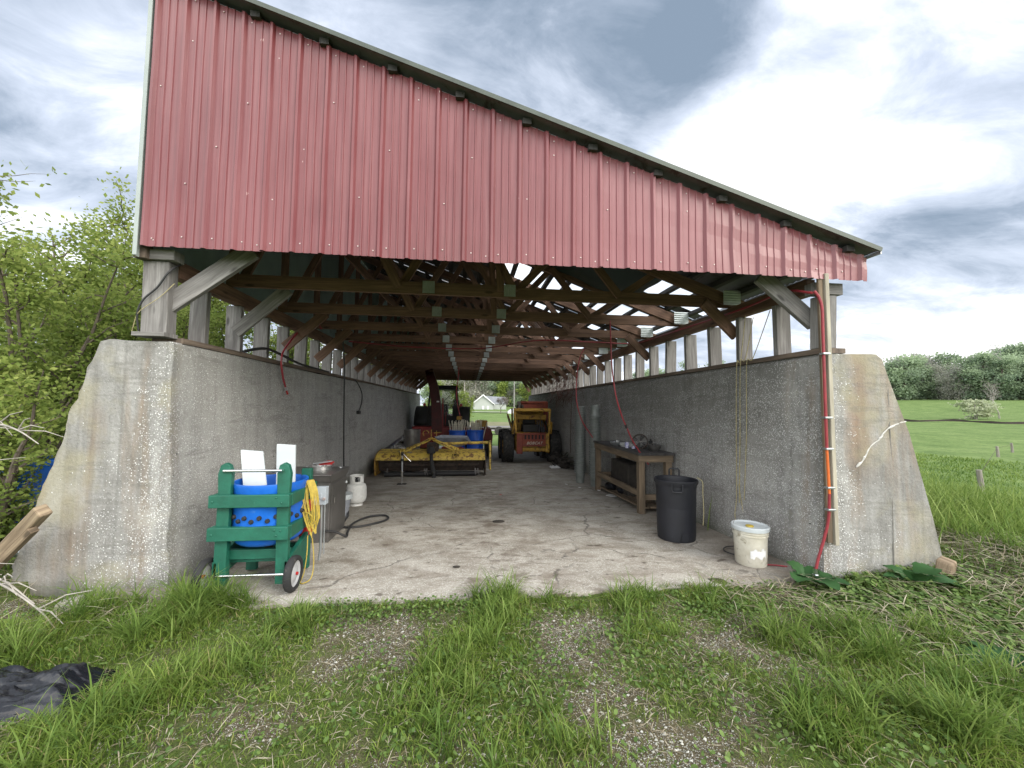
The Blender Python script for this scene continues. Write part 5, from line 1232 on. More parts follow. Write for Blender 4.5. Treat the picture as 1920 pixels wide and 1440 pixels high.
# cab frame
cabp = []
zb_, zt_ = .78, 2.22
C4 = {'rl': ((-1.62, 12.45, zb_), (-1.50, 12.50, 2.12)), 'rr': ((-.33, 12.45, zb_), (-.47, 12.50, 2.12)), 'fl': ((-1.50, 13.75, .9), (-1.44, 13.7, 2.12)), 'fr': ((-.50, 13.75, .9), (-.54, 13.7, 2.12))}
for k_, (p, q) in C4.items():
    b = MB(); b.bar(p, q, .08, .07, (0, 1, 0)); b.build('cab_pillar', 'seat_black', tr, bevel=.01)
b = MB(); b.prism([(-1.58, 12.40, 2.08), (-.40, 12.40, 2.08), (-.44, 12.44, 2.24), (-1.54, 12.44, 2.24)], (0, 1.4, 0)); b.build('cab_roof', 'seat_black', tr, bevel=.03)
b = MB(); b.box((-1.60, 12.42, .62), (-.35, 12.50, 1.02)); b.box((-1.60, 12.43, 1.0), (-1.12, 12.47, 1.42)); b.box((-.62, 12.43, 1.0), (-.36, 12.47, 1.45)); b.build('cab_rear_panel', 'seat_black', tr, bevel=.01)
b = MB(); b.add([(-1.56, 12.47, 1.0), (-.40, 12.47, 1.0), (-.50, 12.51, 2.08), (-1.48, 12.51, 2.08)], [(0, 1, 2, 3)]); b.build('rear_window', 'glass', tr)
b = MB(); b.add([(-1.46, 13.72, 1.05), (-.52, 13.72, 1.05), (-.56, 13.68, 2.08), (-1.42, 13.68, 2.08)], [(0, 1, 2, 3)]); b.build('windscreen', 'glass', tr)
b = MB(); b.prism([(-1.15, 12.7, .9), (-.78, 12.7, .9), (-.80, 12.66, 1.42), (-.86, 12.64, 1.5), (-1.06, 12.64, 1.5), (-1.13, 12.66, 1.42)], (0, .12, 0)); b.box((-1.15, 12.7, .85), (-.78, 13.15, 1.0)); b.build('seat', 'seat_black', tr, bevel=.03)
b = MB(); b.tube(curve([(-1.12, 13.25, 1.48), (-1.02, 13.22, 1.56), (-.9, 13.22, 1.57), (-.8, 13.25, 1.48), (-.88, 13.3, 1.40), (-1.04, 13.3, 1.40), (-1.12, 13.25, 1.48)], 5), .015, 8); b.tube([(-.96, 13.27, 1.46), (-.96, 13.5, 1.1)], .025, 8); b.build('steering_wheel', 'seat_black', tr, True)
b = MB(); b.tube([(-1.0, 12.56, 1.55), (-.76, 12.56, 1.83), (-.74, 12.56, 1.72)], .014, 6); b.build('wiper', 'seat_black', tr)
for x, nm in ((-1.72, 1), (-.28, 1)):
    b = MB(); b.lathe([(.001, -.06), (.055, -.06), (.065, -.02), (.04, .05), (.001, .05)], (x, 12.42, 1.46), 16, 'y'); b.tube([(x, 12.48, 1.44), (x+(.12 if x < -1 else -.10), 12.5, 1.36)], .015, 6); b.build('tail_lamp', 'red_plastic', tr, True)
for s_, x in ((-1, -1.80), (1, -.17)):
    v = []
    for k in range(10):
        a = R(15+150*k/9); v += [(x-.25, 12.75-math.cos(a)*.97, fT+.90+math.sin(a)*.97), (x+.25, 12.75-math.cos(a)*.97, fT+.90+math.sin(a)*.97)]
    b = MB(); b.add(v, [(2*i, 2*i+1, 2*i+3, 2*i+2) for i in range(9)]); b.build('fender', 'seat_black', tr, 'all', solid=.02)
b = MB(); b.tube([(-.6, 14.2, 1.0), (-.6, 14.2, 1.7)], .04, 10); b.build('exhaust_stack', 'rusty', tr, True)

# trailed red forage machine behind the tractor with its tall spout
M['dark_red'] = paint('very dark red', (.07, .009, .009), (.035, .006, .006), .55, sc=5)
fm = thing('forage_blower', 'dark red forage machine with tall curved spout behind the tractor', 'farm machine', (-.6, 11.5, fz(11.5)))
ff = fz(11.5)
b = MB(); b.prism([(-2.0, 11.1, .02), (.55, 11.1, .02), (.70, 11.1, .2), (.75, 11.1, .50), (.55, 11.1, .62), (-2.0, 11.1, .66)], (0, .85, 0)); b.build('body', 'red_machine', fm, bevel=.02)
b = MB(); b.box((-1.75, 11.02, -.1), (-1.30, 11.1, .42)); b.build('front_cover', 'red_guard', fm, bevel=.015)
b = MB(); b.box((.32, 11.05, .66), (.72, 11.5, .90)); b.build('tool_box', 'yellow_dark', fm, bevel=.02)
b = MB(); b.prism([(.48, 11.0, .05), (.90, 11.0, .05), (.92, 11.0, .38), (.84, 11.0, .60), (.62, 11.0, .70)], (0, .5, 0)); b.build('mudguard', 'red_machine', fm, bevel=.03)
tyre(fm, .76, 11.2, .34, .26, lugs=12, lugh=.015, rimmat='rusty'); 
sp_ = curve([(-1.10, 11.25, .05), (-1.12, 11.22, .7), (-1.16, 11.2, 1.4), (-1.24, 11.15, 2.0), (-1.34, 11.05, 2.4), (-1.40, 10.8, 2.62)], 5)
v = []; m_ = len(sp_)
for i, p in enumerate(sp_):
    d = (sp_[min(i+1, m_-1)]-sp_[max(i-1, 0)]).normalized(); u = Vector((0, 1, 0))-d*d.y; u.normalize(); s__ = d.cross(u); w_ = .20-.06*i/(m_-1)
    v += [p+s__*w_-u*.13, p-s__*w_-u*.13, p-s__*w_+u*.13, p+s__*w_+u*.13]
b = MB(); b.add(v, [(4*i+k, 4*i+(k+1) % 4, 4*i+4+(k+1) % 4, 4*i+4+k) for i in range(m_-1) for k in range(4)]+[(0, 1, 2, 3)]); b.build('spout', 'dark_red', fm, bevel=.006)
b = MB(); b.box((-1.14, 11.03, 1.55), (-1.05, 11.045, 1.60)); b.build('label', 'label_white', fm)
b = MB(); b.bar((-.90, 11.1, .1), (-.92, 11.1, 1.7), .05, .04, (1, 0, 0)); b.tube([(-.85, 11.1, .1), (-.8, 11.15, 1.2)], .015, 6); b.build('support_strut', 'red_machine', fm)
b = MB(); b.lathe([(.001, 0), (.16, 0), (.17, .3), (.001, .3)], (-1.55, 10.6, fz(10.6)), 20); b.build('blue_pail', 'blue_dark', None, True); tag(bpy.data.objects['blue_pail'], 'low blue pail standing before the red forage machine', 'pail')

# ------------------------------------------------------------------ skid steer loader
M['loader_yellow'] = paint('grimy orange yellow', (.50, .30, .04), (.36, .20, .03), .55, sc=4, dirt=(.12, .05, .02), dirt_at=.56)
sk = thing('skid_loader', 'worn yellow skid loader with red grille guard at the right wall', 'skid loader', (2.0, 9.5, fz(9.4)))
for x in (1.28, 2.78):
    for y in (9.25, 10.55): tyre(sk, x, y, .50, .34, lugs=13, rimr=.5, rimmat='loader_yellow', lugh=.032)
b = MB(); b.prism([(1.50, 8.78, .02), (2.56, 8.78, .02), (2.56, 8.78, .60), (1.50, 8.78, .60)], (0, 2.2, 0)); b.build('body', 'loader_yellow', sk, bevel=.02)
b = MB(); b.prism([(1.60, 8.70, .06), (2.44, 8.70, .06), (2.44, 8.70, .16), (1.60, 8.70, .16)], (0, .1, 0)); b.build('lower_bar', 'loader_yellow', sk, bevel=.012)
b = MB(); b.box((1.52, 8.66, -.03), (1.70, 8.78, .60)); b.build('side_post', 'red_guard', sk, bevel=.012)
b = MB(); b.box((2.42, 8.66, .02), (2.54, 8.78, .60)); b.build('side_post', 'loader_yellow', sk, bevel=.012)
# red rear guard with slots
gd = MB(); gd.box((1.70, 8.64, .20), (2.42, 8.67, .42)); gd.box((1.70, 8.64, .555), (2.42, 8.67, .62))
for k in range(7): gd.box((1.70+.11*k+(0 if k else 0), 8.64, .42), (1.755+.11*k, 8.67, .555))
go_ = gd.build('grille_guard', 'red_guard', sk, bevel=.003)
b = MB(); b.box((1.71, 8.70, .2), (2.41, 8.72, .6)); b.build('grille_back', 'black_iron', sk)
fc_ = bpy.data.curves.new('lettering', 'FONT'); fc_.body = 'BOBCAT'; fc_.size = .115; fc_.extrude = .002; fc_.align_x = 'CENTER'; fc_.align_y = 'CENTER'; fc_.shear = .35; fc_.space_character = 1.12; fc_.offset = .0015
lo = bpy.data.objects.new('lettering', fc_); col.objects.link(lo); lo.parent = sk; lo.location = Vector((2.06, 8.632, .30))-origin(sk); lo.rotation_euler = (R(90), 0, 0); fc_.materials.append(M['bucket_white'])
dg = bpy.context.evaluated_depsgraph_get(); lme = bpy.data.meshes.new_from_object(lo.evaluated_get(dg)); lme.materials.clear(); lme.materials.append(M['sap'])
lo2 = bpy.data.objects.new('lettering', lme); col.objects.link(lo2); lo2.parent = sk; lo2.location = lo.location; lo2.rotation_euler = lo.rotation_euler; bpy.data.objects.remove(lo); lo2.name = 'lettering'
# cab cage
for p, q in (((1.50, 8.80, .60), (1.46, 8.85, 1.30)), ((2.56, 8.80, .60), (2.58, 8.85, 1.30)), ((1.52, 10.0, .60), (1.50, 9.95, 1.36)), ((2.54, 10.0, .60), (2.56, 9.95, 1.36))):
    b = MB(); b.bar(p, q, .075, .06, (0, 1, 0)); b.build('cab_post', 'loader_yellow', sk, bevel=.01)
b = MB(); b.box((1.43, 8.80, 1.28), (2.62, 8.90, 1.36)); b.build('front_beam', 'loader_yellow', sk, bevel=.012)
b = MB(); b.prism([(1.46, 8.84, 1.36), (2.60, 8.84, 1.36), (2.58, 8.84, 1.375), (1.48, 8.84, 1.375)], (0, 1.2, 0)); b.build('roof_plate', 'loader_yellow', sk)
b = MB(); b.box((1.56, 9.1, 1.02), (2.52, 9.14, 1.17)); b.build('rear_crossbar', 'loader_yellow', sk, bevel=.01)
b = MB(); b.box((1.56, 9.9, .6), (2.5, 9.94, 1.30)); b.build('cab_screen', 'loader_yellow', sk)
b = MB(); b.box((1.78, 9.2, .6), (2.30, 9.7, .85)); b.prism([(1.82, 9.6, .85), (2.26, 9.6, .85), (2.22, 9.6, 1.15), (1.86, 9.6, 1.15)], (0, .1, 0)); b.build('seat', 'seat_black', sk, bevel=.03)
for s_, x in ((-1, 1.42), (1, 2.64)):
    b = MB(); b.bar((x, 8.9, .62), (x, 10.7, 1.12), .12, .05); b.bar((x, 8.9, .62), (x-.02*s_, 8.75, .95), .09, .05, (0, 1, 0)); b.build('lift_arm', 'loader_yellow', sk, bevel=.01)
    b = MB(); b.tube([(x-.06*s_, 9.0, .5), (x-.06*s_, 9.5, .95)], .03, 10); b.build('lift_cylinder', 'rusty', sk, True)
b = MB(); 
for k in range(5): 
    x = 2.30+rr.uniform(-.08, .12); b.tube([(x, 8.85, .62), (x+rr.uniform(-.06, .06), 8.87, .8), (x+rr.uniform(-.08, .08), 8.9, 1.0)], .018, 6)
b.box((2.30, 8.86, .62), (2.44, 9.0, .78)); b.build('control_levers', 'black_iron', sk, True)
b = MB(); b.tube([(1.52, 8.82, 1.38), (1.56, 8.82, 1.48)], .03, 8); b.lathe([(.001, 0), (.05, 0), (.055, .10), (.001, .12)], (1.70, 8.9, 1.37), 12); b.build('beacon', 'rusty', sk, True)
b = MB(); b.box((1.85, 10.2, .6), (2.75, 11.2, 1.60)); b.prism([(1.82, 10.15, 1.55), (2.78, 10.15, 1.55), (2.78, 10.15, 1.62), (1.82, 10.15, 1.62)], (0, 1.1, 0)); b.box((2.62, 10.16, .62), (2.8, 10.2, 1.6)); o = b.build('red_hopper', 'red_guard', None, bevel=.015); tag(o, 'dull red hopper showing above and behind the skid loader', 'hopper')
barrel(2.86, 11.6, .24, .9, fz(11.6)+.45, 'blue barrel half hidden behind the skid loader at the right wall', mat='blue_dark')
b = MB(); b.box((2.6, 11.3, fz(11.6)), (3.0, 11.9, fz(11.6)+.44)); o = b.build('crate', 'rubbish'); tag(o, 'dark crate under the blue barrel behind the skid loader', 'crate')
# rubbish heap and white rag before the right wheel
b = MB(); rs = random.Random(11)
for k in range(26):
    c = Vector((rs.uniform(2.5, 2.98), rs.uniform(7.2, 8.3), fz(7.8)+rs.uniform(.02, .25))); b.ball(c, rs.uniform(.04, .11), 7, 5, (rs.uniform(.6, 1.6), rs.uniform(.6, 1.6), rs.uniform(.4, .8)))
for k in range(30):
    c = Vector((rs.uniform(2.45, 2.98), rs.uniform(7.2, 8.3), fz(7.8)+rs.uniform(.05, .35))); d = Vector((rs.uniform(-.2, .2), rs.uniform(-.2, .2), rs.uniform(-.1, .15))); b.tube([c-d, c+Vector((0, 0, .03)), c+d], .008, 5)
o = b.build('debris_pile', 'rubbish', None); tag(o, 'dark heap of scrap and twigs by the right wall near the skid loader', 'debris')
b = MB(); vs = []; 
for j in range(7):
    for i in range(9): vs.append((2.32+.034*i, 7.35+.05*j, fz(7.5)+.015+.10*abs(noise.noise(Vector((i*.7, j*.7, 2))))*(1 if 0 < i < 8 and 0 < j < 6 else .1)))
b.add(vs, [(j*9+i, j*9+i+1, (j+1)*9+i+1, (j+1)*9+i) for j in range(6) for i in range(8)]); o = b.build('rag', 'label_white', None, solid=.003); tag(o, 'crumpled white rag on the slab in front of the skid loader', 'rag')
# dead creeper over the right wall
b = MB(); rs = random.Random(5)
for k in range(150):
    y = rs.gauss(8.6, .9); y = min(max(y, 6.9), 10.6); z = rs.uniform(1.75, 2.6)-.12*abs(y-8.2); p = Vector((3.05-rs.uniform(0, .22), y, z)); pts = [p]
    for j in range(4): p = p+Vector((rs.gauss(-.02, .04), rs.gauss(.0, .10), rs.gauss(-.045, .07))); pts.append(p)
    b.tube(pts, .005, 4, cap=False)
o = b.build('dead_creeper', 'vine', None); tag(o, 'tangle of dead reddish creeper hanging over the right wall deep in the shed', 'creeper')
b = MB(); b.tube([(3.06, 7.7, 2.2), (3.0, 7.75, 1.7), (2.99, 7.8, .9), (2.99, 7.8, .1)], .008, 5); b.build('stem', 'vine', o)
# small lumps on the slab in the foreground
for i, (x, y, s_) in enumerate(((.42, 1.75, .07), (.60, 3.6, .022), (-.08, .2, .03))):
    b = MB(); b.ball((x, y, fz(y)+.008), s_, 9, 6, (1.2, .7, .22)); o = b.build('clod', ['rubbish', 'red_plastic', 'rubbish'][i], None, True); tag(o, ['dark flat clod of dung in the middle of the slab', 'small red scrap on the slab beyond the dark clod', 'small dark clod near the front crack of the slab'][i], 'clod')

# ------------------------------------------------------------------ background buildings and things
hz = ground_h(5, 140)
hs = thing('house', 'small pale grey house with gabled roof and white trim beyond the fields', 'house', (6, 145, hz))
hb = hz-.4
b = MB(); b.prism([(1.9, 140, hb), (9.0, 140, hb), (9.0, 140, hb+2.7), (5.4, 140, hb+5.6), (1.9, 140, hb+2.7)], (0, 14, 0)); b.build('wall', 'house_wall', hs)
for sgn, xe, ze in ((-1, 1.2, hb+2.2), (1, 9.7, hb+2.2)):
    b = MB(); b.prism([(5.4, 139.6, hb+5.75), (xe, 139.6, ze), (xe, 139.6, ze+.15), (5.4, 139.6, hb+5.95)], (0, 15, 0)); b.build('roof', 'house_roof', hs)
    b = MB(); b.prism([(5.4, 139.4, hb+5.45), (xe, 139.4, ze-.1), (xe, 139.4, ze+.2), (5.4, 139.4, hb+5.98)], (0, .18, 0)); b.build('gable_trim', 'white_trim', hs)
b = MB(); b.prism([(9.0, 143, hb+2.4), (14.6, 143, hb+2.4), (14.2, 147, hb+5.2), (5.4, 147, hb+5.6)], (0, .1, 0)); b.build('roof', 'house_roof', hs)
b = MB(); b.box((9.0, 143.2, hb), (14.2, 150, hb+2.6)); b.build('wing', 'house_wall', hs)
for x in (5.3, 7.1):
    b = MB(); b.box((x-.25, 139.86, hb+.5), (x+.45, 139.96, hb+1.7)); wd = b.build('window', 'white_trim', hs)
b = MB(); b.prism([(9.5, 95, -.9), (14.5, 95, -.9), (13.2, 96, .35), (11.8, 96.5, .85), (10.6, 96, .3)], (0, 3, 0)); o = b.build('white_tent', 'white_trim'); tag(o, 'low white tent shape on the grass left of the lamp pole', 'tent')
def ground_obj_z(x, y): return ground_h(x, y)
# lamp pole and utility pole
lp = thing('lamp_pole', 'pale pole with a round white lamp beside the road beyond the shed', 'lamp pole', (5.9, 43, ground_h(5.9, 43)))
z = ground_h(5.9, 43)
b = MB(); b.tube([(5.9, 43, z), (5.9, 43, .65+.3)], .10, 10); b.build('pole', 'white_trim', lp, True)
b = MB(); b.ball((5.9, 43, 1.15), .26, 14, 10, (1, 1, .8)); b.build('globe', 'white_trim', lp, True)
up_ = thing('utility_pole', 'tall thin weathered utility pole in front of the wood', 'utility pole', (8.6, 70, ground_h(8.6, 70)))
b = MB(); b.tube([(8.6, 70, ground_h(8.6, 70)), (8.6, 70, 8.5)], .13, 8); b.build('pole', 'wood_grey', up_, True)
b = MB(); b.bar((7.7, 70, 7.9), (9.5, 70, 7.9), .12, .1); b.build('crossarm', 'wood_grey', up_)
up2 = thing('bare_pole', 'short pale pole left of the grey house', 'pole', (-4.3, 90, ground_h(-4.3, 90))); b = MB(); b.tube([(-1.6, 90, ground_h(-4, 90)), (-1.6, 90, 4.5)], .14, 8); b.build('shaft', 'wood_grey', up2, True)
# flat trailer on the road
tl = thing('flat_trailer', 'low flat farm trailer standing across the far end of the shed', 'trailer', (2.6, 28, -1.2)); gz = ground_h(2.6, 28)
b = MB(); b.box((-.5, 27, gz+.55), (4.9, 28.6, gz+.64)); b.build('deck', 'wood_grey', tl)
b = MB(); b.box((-.5, 27.1, gz+.42), (4.9, 27.2, gz+.55)); b.tube([(4.9, 27.6, gz+.45), (6.2, 27.6, gz+.42)], .05, 8); b.build('chassis', 'black_iron', tl)
for x in (1.5, 2.4): b = MB(); b.lathe([(.001, -.1), (.2, -.1), (.33, -.08), (.34, 0), (.33, .08), (.2, .1), (.001, .1)], (x, 27.0, gz+.34), 20, 'y'); b.build('wheel', 'tyre', tl, True)
# fence posts in the field
for i, (x, y, h_, l_) in enumerate(((13.6, 5.65, .72, 'nearest weathered fence post leaning slightly in the green field on the right'), (29.2, 15.3, .6, 'short thin fence post in the field, between the nearest and the farthest'), (34, 17.7, .6, 'farthest small fence post in the field on the right'))):
    z = ground_h(x, y); b = MB(); b.tube([(x, y, z-.3), (x-.03, y, z+h_*.5), (x-.07, y, z+h_)], [.07, .062, .055], 8); o = b.build('fence_post', 'post_grey', None, True); tag(o, l_, 'fence post', 'fence posts in the field')
b = MB(); b.tube([(13.55, 5.65, ground_h(13.6, 5.65)+.6), (29.15, 15.3, ground_h(29.2, 15.3)+.5), (33.95, 17.7, ground_h(34, 17.7)+.5)], .006, 4); o = b.build('fence_wire', 'rusty'); tag(o, 'single thin wire running between the field fence posts', 'wire')
# hedge strip in the valley
vs = []; 
for k in range(60):
    a = R(38+34*k/59); rr_ = 105+1.2*math.sin(k*.7); x, y = math.sin(a)*rr_, math.cos(a)*rr_-3.4
    vs += [(x, y, ground_h(x, y)-.1), (x, y, ground_h(x, y)+.40+.25*noise.noise(Vector((k*.5, 0, 0)))), (x*1.02, y*1.02, ground_h(x, y)+.2)]
b = MB(); b.add(vs, [(3*i+j, 3*i+j+3, 3*i+j+4, 3*i+j+1) for i in range(59) for j in range(2)]); o = b.build('verge_bank', 'dark_earth', None, True, loc=(0, 0, 0)); tag(o, kind='structure')

# ------------------------------------------------------------------ left side clutter
barrel(-4.62, 1.35, .29, .95, ground_h(-4.6, 1.3)-.02, 'blue plastic barrel in the bushes left of the left concrete wall', mat='blue_plastic')
b = MB(); b.bar((-3.75, .05, .02), (-2.93, -.32, .69), .075, .085, (0, 1, 0)); o = b.build('timber_beam', 'wood_rot', None, bevel=.012); tag(o, 'thick broken timber leaning against the sloping end of the left wall', 'timber')
b = MB(); b.bar((-3.7, -.05, -.06), (-3.0, -.30, .55), .05, .04, (0, 1, 0)); o = b.build('split_board', 'wood_rot', None, bevel=.004); tag(o, 'thin dark split board below the leaning timber at the left wall', 'board')
b = MB(); vs = []
for j in range(8):
    for i in range(10): vs.append((-4.1+.07*i, .05+.05*j, .30+.10*noise.noise(Vector((i*.5, j*.6, 8)))-.02*j))
b.add(vs, [(j*10+i, j*10+i+1, (j+1)*10+i+1, (j+1)*10+i) for j in range(7) for i in range(9)]); o = b.build('plastic_sheeting', 'white_plastic', None, 'all'); tag(o, 'scrap of white plastic sheeting behind the leaning timber', 'sheeting')
b = MB(); vs = []; nx_, ny_ = 80, 44
for j in range(ny_):
    for i in range(nx_):
        u, v_ = i/(nx_-1), j/(ny_-1); edge = min(u*6, (1-u)*6, v_*4, (1-v_)*4, 1)
        h = edge*(.075+.05*noise.noise(Vector((u*5, v_*4, 3)))+.035*abs(noise.noise(Vector((u*4-v_*6, v_*12+u*3, 7))))+.035*abs(noise.noise(Vector((u*9+v_*7, v_*18, 1))))+.02*abs(noise.noise(Vector((u*24, v_*22, 4)))))
        x = -2.75+.98*u+.06*noise.noise(Vector((v_*3, 0, 1)))-.1*v_; y = -1.34+.36*v_+.05*noise.noise(Vector((u*4, 5, 1)))
        vs.append((x, y, ground_h(x, y)+.0+h*1.0))
b.add(vs, [(j*nx_+i, j*nx_+i+1, (j+1)*nx_+i+1, (j+1)*nx_+i) for j in range(ny_-1) for i in range(nx_-1)]); o = b.build('plastic_sheet', 'plastic_bag', None, 'all'); tag(o, 'crumpled black plastic sheet lying in the grass at the left', 'plastic sheet')
b = MB(); b.obox((-2.7, -.35, .05), (.06, .02, .01), (-.02, .05, 0), (0, 0, .04)); o = b.build('stone', 'concrete', None, bevel=.02); tag(o, 'grey speckled stone in the grass at the foot of the left wall end', 'stone')
b = MB(); b.obox((-3.2, -.30, .02), (.16, 0, 0), (0, .05, 0), (0, 0, .035)); o = b.build('red_scrap', 'red_guard', None, bevel=.01); tag(o, 'faded red scrap half hidden in grass before the left wall', 'scrap')
b = MB(); b.obox((3.98, -.52, .15), (.05, .015, .01), (-.015, .045, .01), (.01, .0, .055)); o = b.build('stone_block', 'wood_rot', None, bevel=.012); tag(o, 'small brown block leaning at the foot of the right wall end', 'block')

for i, pts in enumerate((((-3.9, .1, .02), (-3.5, -.2, .20), (-3.1, -.38, .22), (-2.75, -.5, .10), (-2.55, -.6, .02)), ((-3.8, -.1, .10), (-3.4, -.3, .28), (-3.05, -.42, .26), (-2.8, -.47, .12)), ((-3.95, .3, 1.1), (-3.75, .15, 1.25), (-3.45, .0, 1.22), (-3.25, -.05, 1.12)), ((-4.0, .2, .5), (-3.85, .1, .9), (-3.75, .0, 1.2), (-3.6, -.05, 1.3)))):
    b = MB(); b.tube(curve(pts, 5), [.011-.008*k/(len(curve(pts, 5))-1) for k in range(len(curve(pts, 5)))], 6)
    rq = random.Random(60+i)
    for k in range(7):
        p = Vector(pts[1+k % (len(pts)-2)]); q = p+Vector((rq.uniform(.05, .3), rq.uniform(-.15, .1), rq.uniform(-.12, .12))); b.tube([p, p.lerp(q, .5)+Vector((0, 0, .03)), q], [.005, .004, .002], 5)
    o = b.build('dead_branch', 'bark_pale', None); tag(o, ['pale dead branch lying lowest in the grass before the left wall end', 'pale dead branch arched above another before the left wall end', 'pale dead branch sticking out of the bushes toward the left wall', 'thin pale branch standing upright in the bushes beside the left wall end'][i], 'branch')
# ------------------------------------------------------------------ vegetation
def shrub_tree(seed, h, spread, nstem, nleaf, leafsize, mat='leaf_spring', bark='bark', base_r=.05, name='tree', low=.1):
    rs = np.random.RandomState(seed); rr_ = random.Random(seed)
    t = thing(name, None, 'tree', (0, 0, 0)); wb_ = MB(); pts = []
    for s_ in range(nstem):
        a = rr_.uniform(0, 6.28); lean = rr_.uniform(.05, 1)*spread; hh = h*rr_.uniform(.72, 1.0)
        st_ = []
        for k in range(8):
            q = k/7; st_.append(Vector((math.cos(a)*lean*q**1.3+rr_.gauss(0, .03*h*q*.5), math.sin(a)*lean*q**1.3+rr_.gauss(0, .03*h*q*.5), hh*q)))
        wb_.tube(st_, [base_r*(1-.88*k/7) for k in range(8)], 6)
        for k in range(1, 8):
            for m_ in range(3):
                p = st_[k].lerp(st_[k-1], rr_.random()); az = rr_.uniform(0, 6.28); l = hh*.26*(1.15-k/8)*rr_.uniform(.6, 1.2)+.12*hh*.4
                d = Vector((math.cos(az), math.sin(az), rr_.uniform(.2, 1.0))).normalized(); br = [p]
                for j in range(4): d = (d+Vector((rr_.gauss(0, .25), rr_.gauss(0, .25), rr_.gauss(.08, .2)))).normalized(); br.append(br[-1]+d*l/4)
                wb_.tube(br, [base_r*.28, base_r*.22, base_r*.15, base_r*.1, base_r*.05], 4, cap=False)
                if p.z < low*h: continue
                for j in range(1, 5):
                    pts.append((br[j], .06*h*.5 if j < 4 else .03*h)); 
            pts.append((st_[k], .05*h))
        pts.append((st_[-1]+Vector((0, 0, -.1)), .02*h))
    cs = np.array([tuple(p) for p, s_ in pts]); ss = np.array([s_ for p, s_ in pts])
    idx = rs.randint(0, len(cs), nleaf); P = cs[idx]+rs.normal(size=(nleaf, 3))*ss[idx][:, None]*.62
    cl_ = rs.uniform(.1, .9, len(cs))[idx]*.6+.4*np.clip(P[:, 2]/h, 0, 1)
    v, q, uv = leaves(P, leafsize, rs, cl_)
    wb_.build('trunk', bark, t, True)
    npmesh('crown', v, q, uv, mat, t)
    return t
def place(o, x, y, rz=0, sc_=1, label=None, group=None, z=None, szz=1):
    o.location = (x, y, (ground_h(x, y) if z is None else z)-.05); o.rotation_euler.z = rz; o.scale = (sc_, sc_, sc_*szz); ORG[o.name] = Vector(o.location)
    if label: o['label'] = label
    if group: o['group'] = group
    return o
A = shrub_tree(21, 4.6, 1.5, 7, 17000, .068)
Bt = shrub_tree(22, 5.0, 1.3, 7, 17000, .068)
Cb = shrub_tree(23, 2.4, 1.1, 7, 9500, .06, low=.0)
spots = [('A', -5.7, 2.4, 0, .92, 'leafy spring tree nearest the left edge of the photo, taller sprig'), ('B', -5.6, 5.3, 1, 1.05, 'tall spring tree left of the shed corner, beyond the blue barrel'), ('A', -8.0, 5.0, 2, 1.12, 'spring tree standing farthest out at the left edge'), ('B', -7.3, 7.4, 3, 1.2, 'tall spring tree behind the two nearest ones'),
         ('A', -4.9, 8.4, 4, 1.0, 'spring tree seen between the first grey posts of the left side'), ('B', -6.2, 11.5, 5, 1.2, 'spring tree seen through the posts in the middle of the left side'), ('A', -4.8, 14.5, 1, 1.1, 'spring tree seen between the farthest posts of the left side'), ('A', -9.5, 9.5, 3, 1.3, 'spring tree in the back row left of the shed'),
         ('B', -4.6, 3.4, 2.2, .62, 'low young tree close behind the left concrete wall'), ('B', -11.5, 6.5, 1.2, 1.25, 'spring tree in the back row at the far left'),
         ('C', -4.35, .75, 0, .75, 'leafy bush beside the sloping end of the left wall'), ('C', -5.1, 1.7, 2, .95, 'leafy bush growing behind the blue barrel'), ('C', -4.2, 3.0, 3, .95, 'leafy bush pressed against the outside of the left wall'), ('C', -6.6, 2.6, 1, 1.1, 'leafy bush at the left edge under the tall trees'), ('C', -4.3, 5.6, 4, 1.0, 'leafy bush outside the third post of the left wall'), ('C', -4.9, 7.0, 1, 1.2, 'leafy bush farther along outside the left wall'), ('C', -4.4, 10.5, 1, 1.2, 'leafy bush seen low through the middle posts on the left')]
spots += [('B', -6.4, 3.9, 4.1, .98, 'spring tree filling the gap between the nearest tree and the far left one'), ('A', -5.1, 4.3, 5.2, .95, 'spring tree just outside the left wall near the front corner post')]
src = {'A': A, 'B': Bt, 'C': Cb}; used = set()
for k, x, y, rz, s_, lab in spots:
    o = src[k] if k not in used else dup(src[k]); used.add(k)
    if k == 'C': o['category'] = 'bush'
    place(o, x, y, rz, s_, lab)
for o in [x for x in col.objects if x.get('category') == 'bush']: o.name = 'bush'
# one bare looking sprig that rises at the left edge
sp1 = shrub_tree(27, 4.9, .35, 2, 700, .07, base_r=.028, name='sapling'); place(sp1, -6.05, 2.1, .5, 1, 'thin tall sapling with few leaves against the sky at the left edge')

